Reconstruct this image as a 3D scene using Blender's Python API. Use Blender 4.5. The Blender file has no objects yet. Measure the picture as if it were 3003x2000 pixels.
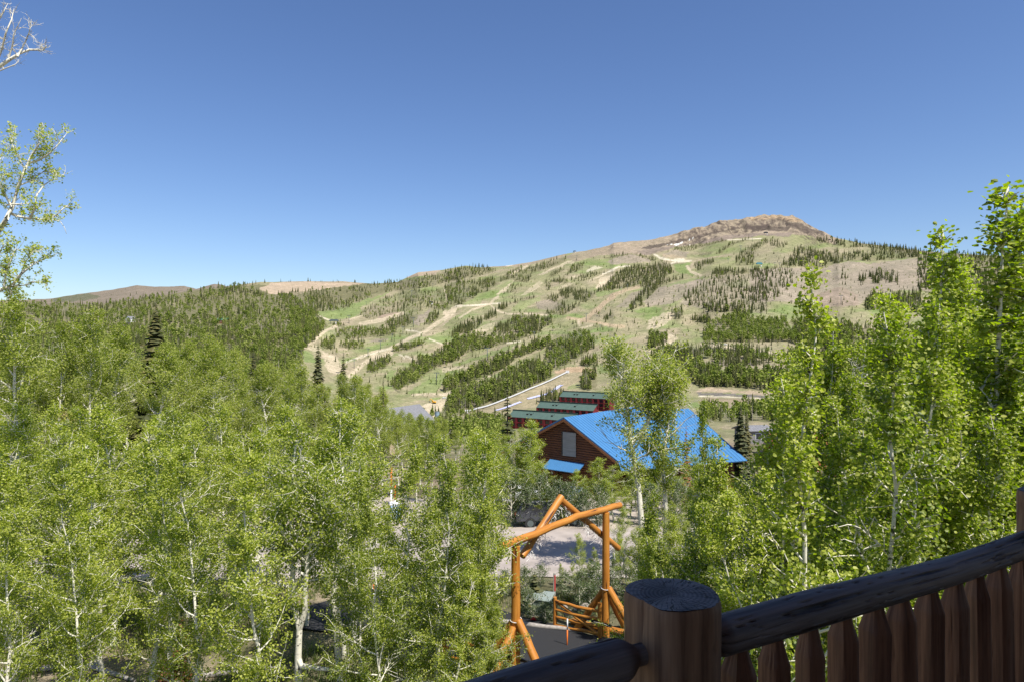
import bpy, math, random
import numpy as np
from mathutils import Vector, Matrix

random.seed(7)
RNG = np.random.default_rng(7)
SC = bpy.context.scene
COL = SC.collection
F, CU, CV = 2002.0, 1501.5, 1000.0        # 24 mm lens: photo pixels per unit of depth


def P(u, v, Y):
    return Vector(((u - CU) / F * Y, Y, (CV - v) / F * Y))


# ------------------------------------------------------------------ materials
def new_mat(name):
    m = bpy.data.materials.new(name)
    m.use_nodes = True
    nt = m.node_tree
    for n in list(nt.nodes):
        nt.nodes.remove(n)
    out = nt.nodes.new('ShaderNodeOutputMaterial')
    return m, nt, out


def nd(nt, typ, **kw):
    n = nt.nodes.new(typ)
    for k, v in kw.items():
        if k.startswith('i_'):
            n.inputs[k[2:].replace('_', ' ')].default_value = v
        else:
            setattr(n, k, v)
    return n


def ramp(nt, stops, interp='LINEAR'):
    r = nt.nodes.new('ShaderNodeValToRGB')
    cr = r.color_ramp
    cr.interpolation = interp
    while len(cr.elements) < len(stops):
        cr.elements.new(0.5)
    for e, (p, c) in zip(cr.elements, stops):
        e.position = p
        e.color = (c[0], c[1], c[2], 1)
    return r


def simple(name, col, rough=0.7, var=0.15, scale=6.0, bump=0.15, metal=0.0, stretch=None, spec=0.3, coords='Object'):
    """Principled surface whose colour and gloss wander with noise."""
    m, nt, out = new_mat(name)
    b = nd(nt, 'ShaderNodeBsdfPrincipled')
    b.inputs['Roughness'].default_value = rough
    b.inputs['Metallic'].default_value = metal
    b.inputs['Specular IOR Level'].default_value = spec
    tc = nd(nt, 'ShaderNodeTexCoord')
    mp = nd(nt, 'ShaderNodeMapping')
    if stretch:
        mp.inputs['Scale'].default_value = stretch
    nt.links.new(tc.outputs[coords], mp.inputs['Vector'])
    nz = nd(nt, 'ShaderNodeTexNoise')
    nz.inputs['Scale'].default_value = scale
    nz.inputs['Detail'].default_value = 6
    nt.links.new(mp.outputs[0], nz.inputs['Vector'])
    lo = [c * (1 - var) for c in col]
    hi = [min(1, c * (1 + var)) for c in col]
    r = ramp(nt, [(0.3, lo), (0.7, hi)])
    nt.links.new(nz.outputs['Fac'], r.inputs[0])
    nt.links.new(r.outputs[0], b.inputs['Base Color'])
    if bump:
        bp = nd(nt, 'ShaderNodeBump')
        bp.inputs['Strength'].default_value = bump
        bp.inputs['Distance'].default_value = 0.02
        nt.links.new(nz.outputs['Fac'], bp.inputs['Height'])
        nt.links.new(bp.outputs[0], b.inputs['Normal'])
    nt.links.new(b.outputs[0], out.inputs[0])
    return m


def leaf_mat(name, stops, trans=(0.25, 0.36, 0.04), tfac=0.48, gloss=0.10):
    m, nt, out = new_mat(name)
    at = nd(nt, 'ShaderNodeAttribute', attribute_name='tint')
    oi = nd(nt, 'ShaderNodeObjectInfo')
    ma = nd(nt, 'ShaderNodeMath', operation='MULTIPLY_ADD')
    ma.inputs[1].default_value = 0.36
    ma.inputs[2].default_value = -0.18
    nt.links.new(oi.outputs['Random'], ma.inputs[0])
    ad = nd(nt, 'ShaderNodeMath', operation='ADD')
    nt.links.new(at.outputs['Fac'], ad.inputs[0])
    nt.links.new(ma.outputs[0], ad.inputs[1])
    r = ramp(nt, stops)
    nt.links.new(ad.outputs[0], r.inputs[0])
    d = nd(nt, 'ShaderNodeBsdfDiffuse')
    nt.links.new(r.outputs[0], d.inputs['Color'])
    t = nd(nt, 'ShaderNodeBsdfTranslucent')
    mx = nd(nt, 'ShaderNodeMix', data_type='RGBA', blend_type='MULTIPLY')
    mx.inputs['Factor'].default_value = 1
    mx.inputs['B'].default_value = (trans[0] * 5, trans[1] * 4.6, trans[2] * 5, 1)
    nt.links.new(r.outputs[0], mx.inputs['A'])
    nt.links.new(mx.outputs['Result'], t.inputs['Color'])
    s1 = nd(nt, 'ShaderNodeMixShader')
    s1.inputs[0].default_value = tfac
    nt.links.new(d.outputs[0], s1.inputs[1])
    nt.links.new(t.outputs[0], s1.inputs[2])
    g = nd(nt, 'ShaderNodeBsdfGlossy')
    g.inputs['Roughness'].default_value = 0.6
    g.inputs['Color'].default_value = (1, 1, 1, 1)
    s2 = nd(nt, 'ShaderNodeMixShader')
    s2.inputs[0].default_value = gloss
    nt.links.new(s1.outputs[0], s2.inputs[1])
    nt.links.new(g.outputs[0], s2.inputs[2])
    nt.links.new(s2.outputs[0], out.inputs[0])
    return m


def bark_mat(name, pale, dark, spots=0.62):
    m, nt, out = new_mat(name)
    tc = nd(nt, 'ShaderNodeTexCoord')
    mp = nd(nt, 'ShaderNodeMapping')
    mp.inputs['Scale'].default_value = (1, 1, 2.2)
    nt.links.new(tc.outputs['Object'], mp.inputs[0])
    n1 = nd(nt, 'ShaderNodeTexNoise')
    n1.inputs['Scale'].default_value = 5
    n1.inputs['Detail'].default_value = 5
    nt.links.new(mp.outputs[0], n1.inputs['Vector'])
    r1 = ramp(nt, [(0.3, [c * 0.75 for c in pale]), (0.65, pale)])
    nt.links.new(n1.outputs['Fac'], r1.inputs[0])
    n2 = nd(nt, 'ShaderNodeTexNoise')
    n2.inputs['Scale'].default_value = 7
    n2.inputs['Detail'].default_value = 2
    mp2 = nd(nt, 'ShaderNodeMapping')
    mp2.inputs['Scale'].default_value = (1.4, 1.4, 2.6)
    nt.links.new(tc.outputs['Object'], mp2.inputs[0])
    nt.links.new(mp2.outputs[0], n2.inputs['Vector'])
    r2 = ramp(nt, [(spots, (0, 0, 0)), (spots + 0.06, (1, 1, 1))])
    nt.links.new(n2.outputs['Fac'], r2.inputs[0])
    mx = nd(nt, 'ShaderNodeMix', data_type='RGBA')
    nt.links.new(r2.outputs[0], mx.inputs['Factor'])
    nt.links.new(r1.outputs[0], mx.inputs['A'])
    mx.inputs['B'].default_value = (*dark, 1)
    b = nd(nt, 'ShaderNodeBsdfPrincipled')
    b.inputs['Roughness'].default_value = 0.75
    b.inputs['Specular IOR Level'].default_value = 0.2
    nt.links.new(mx.outputs['Result'], b.inputs['Base Color'])
    nt.links.new(b.outputs[0], out.inputs[0])
    return m


def wood_mat(name, dark, light, crack=(0.01, 0.008, 0.007), along=1.2, around=40, rough=0.6, crack_lo=0.40, bump=0.5, spec=0.3, ctight=0.03):
    """Grain and drying cracks that run along a log (UV: x round the log, y along it, in metres)."""
    m, nt, out = new_mat(name)
    uv = nd(nt, 'ShaderNodeUVMap')
    mp = nd(nt, 'ShaderNodeMapping')
    mp.inputs['Scale'].default_value = (around, along, 1)
    nt.links.new(uv.outputs[0], mp.inputs[0])
    n1 = nd(nt, 'ShaderNodeTexNoise')
    n1.inputs['Scale'].default_value = 1.0
    n1.inputs['Detail'].default_value = 8
    n1.inputs['Roughness'].default_value = 0.65
    nt.links.new(mp.outputs[0], n1.inputs['Vector'])
    r1 = ramp(nt, [(0.32, dark), (0.68, light)])
    nt.links.new(n1.outputs['Fac'], r1.inputs[0])
    mp2 = nd(nt, 'ShaderNodeMapping')
    mp2.inputs['Scale'].default_value = (around * 0.6, along * 0.7, 1)
    mp2.inputs['Location'].default_value = (3.3, 1.7, 0)
    nt.links.new(uv.outputs[0], mp2.inputs[0])
    n2 = nd(nt, 'ShaderNodeTexNoise')
    n2.inputs['Scale'].default_value = 0.8
    n2.inputs['Detail'].default_value = 3
    nt.links.new(mp2.outputs[0], n2.inputs['Vector'])
    r2 = ramp(nt, [(crack_lo - ctight, (0, 0, 0)), (crack_lo, (1, 1, 1))])
    nt.links.new(n2.outputs['Fac'], r2.inputs[0])
    mx = nd(nt, 'ShaderNodeMix', data_type='RGBA')
    nt.links.new(r2.outputs[0], mx.inputs['Factor'])
    mx.inputs['A'].default_value = (*crack, 1)
    nt.links.new(r1.outputs[0], mx.inputs['B'])
    b = nd(nt, 'ShaderNodeBsdfPrincipled')
    b.inputs['Roughness'].default_value = rough
    b.inputs['Specular IOR Level'].default_value = spec
    nt.links.new(mx.outputs['Result'], b.inputs['Base Color'])
    ad = nd(nt, 'ShaderNodeMath', operation='MULTIPLY_ADD')
    ad.inputs[1].default_value = 0.3
    nt.links.new(n1.outputs['Fac'], ad.inputs[0])
    nt.links.new(r2.outputs[0], ad.inputs[2])
    bp = nd(nt, 'ShaderNodeBump')
    bp.inputs['Strength'].default_value = bump
    bp.inputs['Distance'].default_value = 0.006
    nt.links.new(ad.outputs[0], bp.inputs['Height'])
    nt.links.new(bp.outputs[0], b.inputs['Normal'])
    nt.links.new(b.outputs[0], out.inputs[0])
    return m


def endgrain_mat(name):
    m, nt, out = new_mat(name)
    tc = nd(nt, 'ShaderNodeTexCoord')
    sp = nd(nt, 'ShaderNodeSeparateXYZ')
    nt.links.new(tc.outputs['Object'], sp.inputs[0])
    n0 = nd(nt, 'ShaderNodeTexNoise')
    n0.inputs['Scale'].default_value = 12
    nt.links.new(tc.outputs['Object'], n0.inputs['Vector'])
    at = nd(nt, 'ShaderNodeMath', operation='ARCTAN2')
    nt.links.new(sp.outputs['Y'], at.inputs[0])
    nt.links.new(sp.outputs['X'], at.inputs[1])
    xy = nd(nt, 'ShaderNodeCombineXYZ')
    nt.links.new(sp.outputs['X'], xy.inputs[0])
    nt.links.new(sp.outputs['Y'], xy.inputs[1])
    ln = nd(nt, 'ShaderNodeVectorMath', operation='LENGTH')
    nt.links.new(xy.outputs[0], ln.inputs[0])
    # rings
    rm = nd(nt, 'ShaderNodeMath', operation='MULTIPLY_ADD')
    rm.inputs[1].default_value = 680
    nt.links.new(ln.outputs['Value'], rm.inputs[0])
    nm = nd(nt, 'ShaderNodeMath', operation='MULTIPLY')
    nm.inputs[1].default_value = 9
    nt.links.new(n0.outputs['Fac'], nm.inputs[0])
    nt.links.new(nm.outputs[0], rm.inputs[2])
    sn = nd(nt, 'ShaderNodeMath', operation='SINE')
    nt.links.new(rm.outputs[0], sn.inputs[0])
    # radial cracks: noise of the angle, slightly bent with radius
    cb = nd(nt, 'ShaderNodeCombineXYZ')
    a5 = nd(nt, 'ShaderNodeMath', operation='MULTIPLY')
    a5.inputs[1].default_value = 4.2
    nt.links.new(at.outputs[0], a5.inputs[0])
    r5 = nd(nt, 'ShaderNodeMath', operation='MULTIPLY')
    r5.inputs[1].default_value = 9.0
    nt.links.new(ln.outputs['Value'], r5.inputs[0])
    nt.links.new(a5.outputs[0], cb.inputs[0])
    nt.links.new(r5.outputs[0], cb.inputs[1])
    n2 = nd(nt, 'ShaderNodeTexNoise')
    n2.inputs['Scale'].default_value = 1.5
    n2.inputs['Detail'].default_value = 4
    nt.links.new(cb.outputs[0], n2.inputs['Vector'])
    ab = nd(nt, 'ShaderNodeMath', operation='SUBTRACT')
    ab.inputs[1].default_value = 0.5
    nt.links.new(n2.outputs['Fac'], ab.inputs[0])
    ab2 = nd(nt, 'ShaderNodeMath', operation='ABSOLUTE')
    nt.links.new(ab.outputs[0], ab2.inputs[0])
    rc = ramp(nt, [(0.005, (0, 0, 0)), (0.020, (1, 1, 1))])
    nt.links.new(ab2.outputs[0], rc.inputs[0])
    rr = ramp(nt, [(0.3, (0.065, 0.055, 0.050)), (0.7, (0.26, 0.225, 0.205))])
    s01 = nd(nt, 'ShaderNodeMath', operation='MULTIPLY_ADD')
    s01.inputs[1].default_value = 0.09
    nt.links.new(sn.outputs[0], s01.inputs[0])
    nt.links.new(n0.outputs['Fac'], s01.inputs[2])
    nt.links.new(s01.outputs[0], rr.inputs[0])
    mx = nd(nt, 'ShaderNodeMix', data_type='RGBA')
    nt.links.new(rc.outputs[0], mx.inputs['Factor'])
    mx.inputs['A'].default_value = (0.008, 0.007, 0.007, 1)
    nt.links.new(rr.outputs[0], mx.inputs['B'])
    b = nd(nt, 'ShaderNodeBsdfPrincipled')
    b.inputs['Roughness'].default_value = 0.8
    nt.links.new(mx.outputs['Result'], b.inputs['Base Color'])
    h = nd(nt, 'ShaderNodeMath', operation='MULTIPLY_ADD')
    h.inputs[1].default_value = 0.05
    nt.links.new(sn.outputs[0], h.inputs[0])
    nt.links.new(rc.outputs[0], h.inputs[2])
    bp = nd(nt, 'ShaderNodeBump')
    bp.inputs['Strength'].default_value = 0.7
    bp.inputs['Distance'].default_value = 0.006
    nt.links.new(h.outputs[0], bp.inputs['Height'])
    nt.links.new(bp.outputs[0], b.inputs['Normal'])
    nt.links.new(b.outputs[0], out.inputs[0])
    return m


def ground_mat(name):
    m, nt, out = new_mat(name)
    at = nd(nt, 'ShaderNodeAttribute', attribute_name='cover')
    tc = nd(nt, 'ShaderNodeTexCoord')
    geo = nd(nt, 'ShaderNodeNewGeometry')
    cur = at.outputs['Color']
    for sc, amp, det in ((0.012, 0.15, 5), (0.10, 0.28, 6), (0.45, 0.30, 4), (2.2, 0.28, 4)):
        n = nd(nt, 'ShaderNodeTexNoise')
        n.inputs['Scale'].default_value = sc
        n.inputs['Detail'].default_value = det
        n.inputs['Roughness'].default_value = 0.65
        nt.links.new(tc.outputs['Object'], n.inputs['Vector'])
        r = ramp(nt, [(0.3, (1 - amp, 1 - amp * 0.9, 1 - amp * 1.1)), (0.7, (1 + amp, 1 + amp * 0.92, 1 + amp * 0.95))])
        nt.links.new(n.outputs['Fac'], r.inputs[0])
        mx = nd(nt, 'ShaderNodeMix', data_type='RGBA', blend_type='MULTIPLY')
        mx.inputs['Factor'].default_value = 1
        nt.links.new(cur, mx.inputs['A'])
        nt.links.new(r.outputs[0], mx.inputs['B'])
        cur = mx.outputs['Result']
    # bare crags wherever the slope is too steep for soil
    sx = nd(nt, 'ShaderNodeSeparateXYZ')
    nt.links.new(geo.outputs['Normal'], sx.inputs[0])
    rs = ramp(nt, [(0.74, (1, 1, 1)), (0.90, (0, 0, 0))])
    nt.links.new(sx.outputs['Z'], rs.inputs[0])
    nn = nd(nt, 'ShaderNodeTexNoise')
    nn.inputs['Scale'].default_value = 0.07
    nn.inputs['Detail'].default_value = 6
    nn.inputs['Roughness'].default_value = 0.7
    mpp = nd(nt, 'ShaderNodeMapping')
    mpp.inputs['Scale'].default_value = (1, 1, .35)
    nt.links.new(tc.outputs['Object'], mpp.inputs[0])
    nt.links.new(mpp.outputs[0], nn.inputs['Vector'])
    rn = ramp(nt, [(0.40, (0, 0, 0)), (0.58, (.85, .85, .85))])
    nt.links.new(nn.outputs['Fac'], rn.inputs[0])
    mm = nd(nt, 'ShaderNodeMath', operation='MULTIPLY')
    nt.links.new(rs.outputs[0], mm.inputs[0])
    nt.links.new(rn.outputs[0], mm.inputs[1])
    mc = nd(nt, 'ShaderNodeMix', data_type='RGBA')
    nt.links.new(mm.outputs[0], mc.inputs['Factor'])
    nt.links.new(cur, mc.inputs['A'])
    mc.inputs['B'].default_value = (0.075, 0.058, 0.05, 1)
    cur = mc.outputs['Result']
    b = nd(nt, 'ShaderNodeBsdfPrincipled')
    b.inputs['Roughness'].default_value = 0.95
    b.inputs['Specular IOR Level'].default_value = 0.1
    nt.links.new(cur, b.inputs['Base Color'])
    n = nd(nt, 'ShaderNodeTexNoise')
    n.inputs['Scale'].default_value = 0.22
    n.inputs['Detail'].default_value = 8
    n.inputs['Roughness'].default_value = 0.7
    nt.links.new(tc.outputs['Object'], n.inputs['Vector'])
    bp = nd(nt, 'ShaderNodeBump')
    bp.inputs['Strength'].default_value = 0.6
    bp.inputs['Distance'].default_value = 2.0
    nt.links.new(n.outputs['Fac'], bp.inputs['Height'])
    nt.links.new(bp.outputs[0], b.inputs['Normal'])
    nt.links.new(b.outputs[0], out.inputs[0])
    return m


M = {}
M['ground'] = ground_mat('hillside')
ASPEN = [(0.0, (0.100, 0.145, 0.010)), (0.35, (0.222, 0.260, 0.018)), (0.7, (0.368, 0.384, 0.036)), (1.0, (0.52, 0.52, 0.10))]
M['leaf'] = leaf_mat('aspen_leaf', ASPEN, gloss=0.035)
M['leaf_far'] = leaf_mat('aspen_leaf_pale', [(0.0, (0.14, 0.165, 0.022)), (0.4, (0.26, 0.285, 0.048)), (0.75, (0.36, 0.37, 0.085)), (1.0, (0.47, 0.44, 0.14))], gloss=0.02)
M['leaf_yellow'] = leaf_mat('yellow_leaf', [(0.0, (0.14, 0.15, 0.02)), (0.5, (0.26, 0.25, 0.03)), (1.0, (0.38, 0.33, 0.05))], trans=(0.28, 0.26, 0.03))
M['leaf_shrub'] = leaf_mat('shrub_leaf', [(0.0, (0.04, 0.07, 0.015)), (0.5, (0.10, 0.14, 0.035)), (1.0, (0.18, 0.20, 0.08))], gloss=0.05)
M['needle'] = leaf_mat('conifer_needle', [(0.0, (0.022, 0.032, 0.010)), (0.5, (0.060, 0.068, 0.018)), (1.0, (0.125, 0.110, 0.030))], tfac=0.12, gloss=0.03)
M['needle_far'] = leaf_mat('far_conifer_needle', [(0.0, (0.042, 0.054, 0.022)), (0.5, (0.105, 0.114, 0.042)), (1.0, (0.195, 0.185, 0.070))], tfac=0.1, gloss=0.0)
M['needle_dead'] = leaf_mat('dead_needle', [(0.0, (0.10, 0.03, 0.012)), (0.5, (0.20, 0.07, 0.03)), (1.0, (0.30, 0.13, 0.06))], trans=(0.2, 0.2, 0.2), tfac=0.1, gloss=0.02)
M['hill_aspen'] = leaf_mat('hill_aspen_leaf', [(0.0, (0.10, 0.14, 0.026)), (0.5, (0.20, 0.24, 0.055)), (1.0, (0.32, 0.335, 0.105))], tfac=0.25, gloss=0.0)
M['bark'] = bark_mat('aspen_bark', (0.72, 0.68, 0.56), (0.07, 0.06, 0.05))
M['bark_dark'] = simple('conifer_bark', (0.11, 0.085, 0.065), 0.9, 0.4, 9)
M['deadwood'] = simple('grey_deadwood', (0.33, 0.30, 0.27), 0.9, 0.3, 9)
M['snag'] = simple('snag_wood', (0.46, 0.41, 0.34), 0.9, 0.25, 3, bump=0)
M['grass'] = leaf_mat('grass_blade', [(0.0, (0.05, 0.08, 0.02)), (0.5, (0.12, 0.16, 0.04)), (1.0, (0.26, 0.24, 0.10))], tfac=0.3, gloss=0.03)
M['gate_log'] = wood_mat('varnished_log', (0.33, 0.115, 0.016), (0.56, 0.245, 0.045), crack=(0.09, 0.032, 0.01), along=0.8, around=15, rough=0.45, crack_lo=0.355, bump=0.4, spec=0.35, ctight=0.02)
M['rail_log'] = wood_mat('weathered_rail', (0.075, 0.062, 0.055), (0.26, 0.215, 0.19), along=1.3, around=36, rough=0.62, crack_lo=0.43, bump=1.0, ctight=0.05)
M['post_log'] = wood_mat('post_wood', (0.10, 0.048, 0.026), (0.36, 0.205, 0.115), crack=(0.03, 0.017, 0.012), along=1.4, around=42, rough=0.6, crack_lo=0.34, bump=0.6)
M['baluster'] = wood_mat('baluster_wood', (0.075, 0.026, 0.013), (0.33, 0.155, 0.08), crack=(0.03, 0.015, 0.01), along=1.6, around=40, rough=0.6, crack_lo=0.33, bump=0.6)
M['endgrain'] = endgrain_mat('weathered_endgrain')
M['deck'] = simple('deck_boards', (0.07, 0.04, 0.026), 0.7, 0.3, 3, stretch=(1, 14, 1))
M['logwall'] = simple('brown_log_siding', (0.125, 0.050, 0.022), 0.6, 0.35, 2.5, stretch=(0.6, 0.6, 5), bump=0.2)
M['trim'] = simple('brown_trim', (0.20, 0.085, 0.035), 0.6, 0.2, 3)
M['blue_metal'] = simple('blue_metal_roof', (0.060, 0.185, 0.37), 0.38, 0.07, 0.7, bump=0, metal=0.0, spec=0.5)
M['plywood'] = simple('grey_plywood', (0.27, 0.27, 0.25), 0.85, 0.14, 3, stretch=(0.4, 0.4, 3))
M['asphalt_new'] = simple('fresh_asphalt', (0.030, 0.030, 0.032), 0.85, 0.2, 35, bump=0.3, spec=0.25)
M['asphalt_old'] = simple('worn_road', (0.37, 0.32, 0.285), 0.9, 0.18, 0.9, bump=0.05)
M['gravel'] = simple('gravel_yard', (0.40, 0.34, 0.285), 0.95, 0.22, 2.5, bump=0.4)
M['white'] = simple('white_paint', (0.78, 0.78, 0.78), 0.4, 0.03, 3, bump=0)
M['offwhite'] = simple('white_fabric', (0.62, 0.62, 0.62), 0.6, 0.08, 0.5, bump=0)
M['tunnel'] = simple('tunnel_fabric', (0.44, 0.44, 0.43), 0.6, 0.1, 0.4, bump=0)
M['lavender'] = simple('lavender_mat', (0.44, 0.45, 0.66), 0.7, 0.10, 0.5, bump=0)
M['black'] = simple('black_paint', (0.02, 0.02, 0.022), 0.35, 0.1, 5, bump=0, spec=0.5)
M['rubber'] = simple('rubber', (0.025, 0.025, 0.025), 0.8, 0.1, 5, bump=0)
M['glass'] = simple('dark_glass', (0.02, 0.025, 0.03), 0.08, 0.05, 2, bump=0, spec=0.8)
M['cargrey'] = simple('charcoal_car_paint', (0.05, 0.055, 0.065), 0.25, 0.04, 4, bump=0, spec=0.6)
M['carblue'] = simple('slate_car_paint', (0.10, 0.13, 0.18), 0.25, 0.04, 4, bump=0, spec=0.6)
M['condo_red'] = simple('dark_red_siding', (0.16, 0.018, 0.022), 0.7, 0.12, 1.0, bump=0)
M['condo_green'] = simple('green_roof', (0.075, 0.12, 0.098), 0.6, 0.10, 0.6, bump=0)
M['condo_fascia'] = simple('dark_green_fascia', (0.025, 0.05, 0.042), 0.5, 0.1, 1, bump=0)
M['red_roof'] = simple('red_metal_roof', (0.42, 0.07, 0.045), 0.45, 0.10, 0.8, bump=0, spec=0.5)
M['grey_siding'] = simple('grey_block_siding', (0.20, 0.19, 0.185), 0.85, 0.12, 3, stretch=(1, 1, 4))
M['grey_roof'] = simple('grey_shingle', (0.19, 0.19, 0.20), 0.9, 0.2, 1.5, stretch=(1, 1, 6))
M['beige'] = simple('beige_wall', (0.42, 0.33, 0.22), 0.8, 0.1, 2, bump=0)
M['chalet_green'] = simple('chalet_green_roof', (0.07, 0.17, 0.11), 0.6, 0.1, 1, bump=0)
M['box_green'] = simple('pale_green_enamel', (0.25, 0.29, 0.265), 0.5, 0.06, 2, bump=0)
M['orange'] = simple('orange_plastic', (0.75, 0.17, 0.02), 0.5, 0.05, 5, bump=0)
M['yellow'] = simple('machine_yellow', (0.72, 0.38, 0.02), 0.5, 0.1, 2, bump=0)
M['red'] = simple('red_paint', (0.50, 0.03, 0.03), 0.5, 0.2, 20, bump=0)
M['steel'] = simple('tower_steel', (0.10, 0.12, 0.12), 0.6, 0.1, 2, bump=0)
M['tank'] = simple('blue_grey_tank', (0.24, 0.32, 0.38), 0.5, 0.1, 1, bump=0)
M['paleblue'] = simple('pale_blue_plastic', (0.36, 0.52, 0.75), 0.5, 0.05, 2, bump=0)
M['rock'] = simple('grey_stone', (0.27, 0.24, 0.21), 0.95, 0.3, 3, bump=0.6)
M['wire'] = simple('white_wire', (0.72, 0.70, 0.68), 0.5, 0.05, 5, bump=0)
M['teal'] = simple('teal_metal', (0.07, 0.20, 0.24), 0.5, 0.1, 1, bump=0)


# ------------------------------------------------------------------ mesh helpers
def tag(o, label=None, cat=None, group=None, kind=None):
    if label: o['label'] = label
    if cat: o['category'] = cat
    if group: o['group'] = group
    if kind: o['kind'] = kind
    return o


def empty(name, loc=(0, 0, 0), rz=0.0, label=None, cat=None, group=None):
    o = bpy.data.objects.new(name, None)
    COL.objects.link(o)
    o.location = loc
    o.rotation_euler = (0, 0, rz)
    o.empty_display_size = 0.1
    return tag(o, label, cat, group)


def link(name, me, parent=None):
    o = bpy.data.objects.new(name, me)
    COL.objects.link(o)
    if parent is not None:
        o.parent = parent
    return o


def big_mesh(name, V, faces, mat, smooth=False, tint=None, uv=None):
    """faces: list of (k, array (n,k)) blocks, one per polygon size."""
    me = bpy.data.meshes.new(name)
    V = np.ascontiguousarray(V, dtype=np.float32)
    me.vertices.add(len(V))
    me.vertices.foreach_set('co', V.ravel())
    li = np.concatenate([f.ravel() for f in faces]).astype(np.int32)
    tot = np.concatenate([np.full(len(f), f.shape[1], np.int32) for f in faces])
    st = np.concatenate([[0], np.cumsum(tot)[:-1]]).astype(np.int32)
    me.loops.add(len(li))
    me.loops.foreach_set('vertex_index', li)
    me.polygons.add(len(tot))
    me.polygons.foreach_set('loop_start', st)
    try:
        me.polygons.foreach_set('loop_total', tot)
    except Exception:
        pass
    me.update(calc_edges=True)
    me.polygons.foreach_set('use_smooth', np.full(len(tot), smooth, dtype=bool))
    if tint is not None:
        a = me.attributes.new('tint', 'FLOAT', 'POINT')
        a.data.foreach_set('value', np.ascontiguousarray(tint, dtype=np.float32))
    if uv is not None:
        l = me.uv_layers.new(name='UVMap')
        l.data.foreach_set('uv', np.ascontiguousarray(uv, dtype=np.float32)[li].ravel())
    if mat is not None:
        me.materials.append(mat)
    return me


class MB:
    """Collects boxes, logs, slabs into one mesh."""
    def __init__(self):
        self.v, self.f, self.uv = [], [], []

    def add(self, vs, fs, uvs=None):
        b = len(self.v)
        self.v += [tuple(x) for x in vs]
        self.f += [tuple(i + b for i in f) for f in fs]
        self.uv += [tuple(x) for x in uvs] if uvs is not None else [(x[0] + x[1] * 0.7, x[2]) for x in vs]
        return self

    def box(self, c, s, rz=0.0, M4=None):
        x, y, z = [k / 2 for k in s]
        co, si = math.cos(rz), math.sin(rz)
        vs = []
        for dx, dy, dz in ((-x, -y, -z), (x, -y, -z), (x, y, -z), (-x, y, -z), (-x, -y, z), (x, -y, z), (x, y, z), (-x, y, z)):
            vs.append((c[0] + dx * co - dy * si, c[1] + dx * si + dy * co, c[2] + dz))
        if M4 is not None:
            vs = [tuple(M4 @ Vector(v)) for v in vs]
        return self.add(vs, [(0, 3, 2, 1), (4, 5, 6, 7), (0, 1, 5, 4), (1, 2, 6, 5), (2, 3, 7, 6), (3, 0, 4, 7)])

    def hexa(self, b, t):
        """Solid between bottom quad b and top quad t (same winding, counter-clockwise from above)."""
        return self.add(list(b) + list(t), [(0, 3, 2, 1), (4, 5, 6, 7), (0, 1, 5, 4), (1, 2, 6, 5), (2, 3, 7, 6), (3, 0, 4, 7)])

    def slab(self, q, th):
        q = [Vector(p) for p in q]
        n = (q[1] - q[0]).cross(q[3] - q[0]).normalized()
        return self.hexa([p - n * th for p in q], q)

    def prism(self, poly, axis_vec):
        """Extrude a closed polygon (list of 3-D points) along axis_vec."""
        n = len(poly)
        a = [Vector(p) for p in poly]
        b = [p + Vector(axis_vec) for p in a]
        fs = [tuple(range(n - 1, -1, -1)), tuple(range(n, 2 * n))]
        for i in range(n):
            j = (i + 1) % n
            fs.append((i, j, n + j, n + i))
        return self.add(a + b, fs)

    def log(self, pts, rad, sides=12, rough=0.0, seed=0, cap=True, flat=None, taper_ends=0.0):
        V, Q, uv = tube(pts, rad, sides, rough, seed, flat)
        fs = [tuple(q) for q in Q]
        if cap:
            fs.append(tuple(range(sides, -1, -1))[1:] if False else tuple(reversed(range(sides))))
            n = len(V)
            fs.append(tuple(range(n - sides, n)))
        return self.add(V, fs, uv)

    def build(self, name, mat, parent=None, smooth=False, bevel=0.0, angle=None):
        me = bpy.data.meshes.new(name)
        me.from_pydata([tuple(v) for v in self.v], [], self.f)
        l = me.uv_layers.new(name='UVMap')
        li = np.empty(len(me.loops), np.int32)
        me.loops.foreach_get('vertex_index', li)
        l.data.foreach_set('uv', np.array(self.uv, np.float32)[li].ravel())
        me.materials.append(mat)
        if smooth:
            me.polygons.foreach_set('use_smooth', np.ones(len(me.polygons), bool))
            if angle:
                me.set_sharp_from_angle(angle=math.radians(angle))
        o = link(name, me, parent)
        if bevel:
            b = o.modifiers.new('bevel', 'BEVEL')
            b.width = bevel
            b.segments = 2
            b.limit_method = 'ANGLE'
        return o


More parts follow.
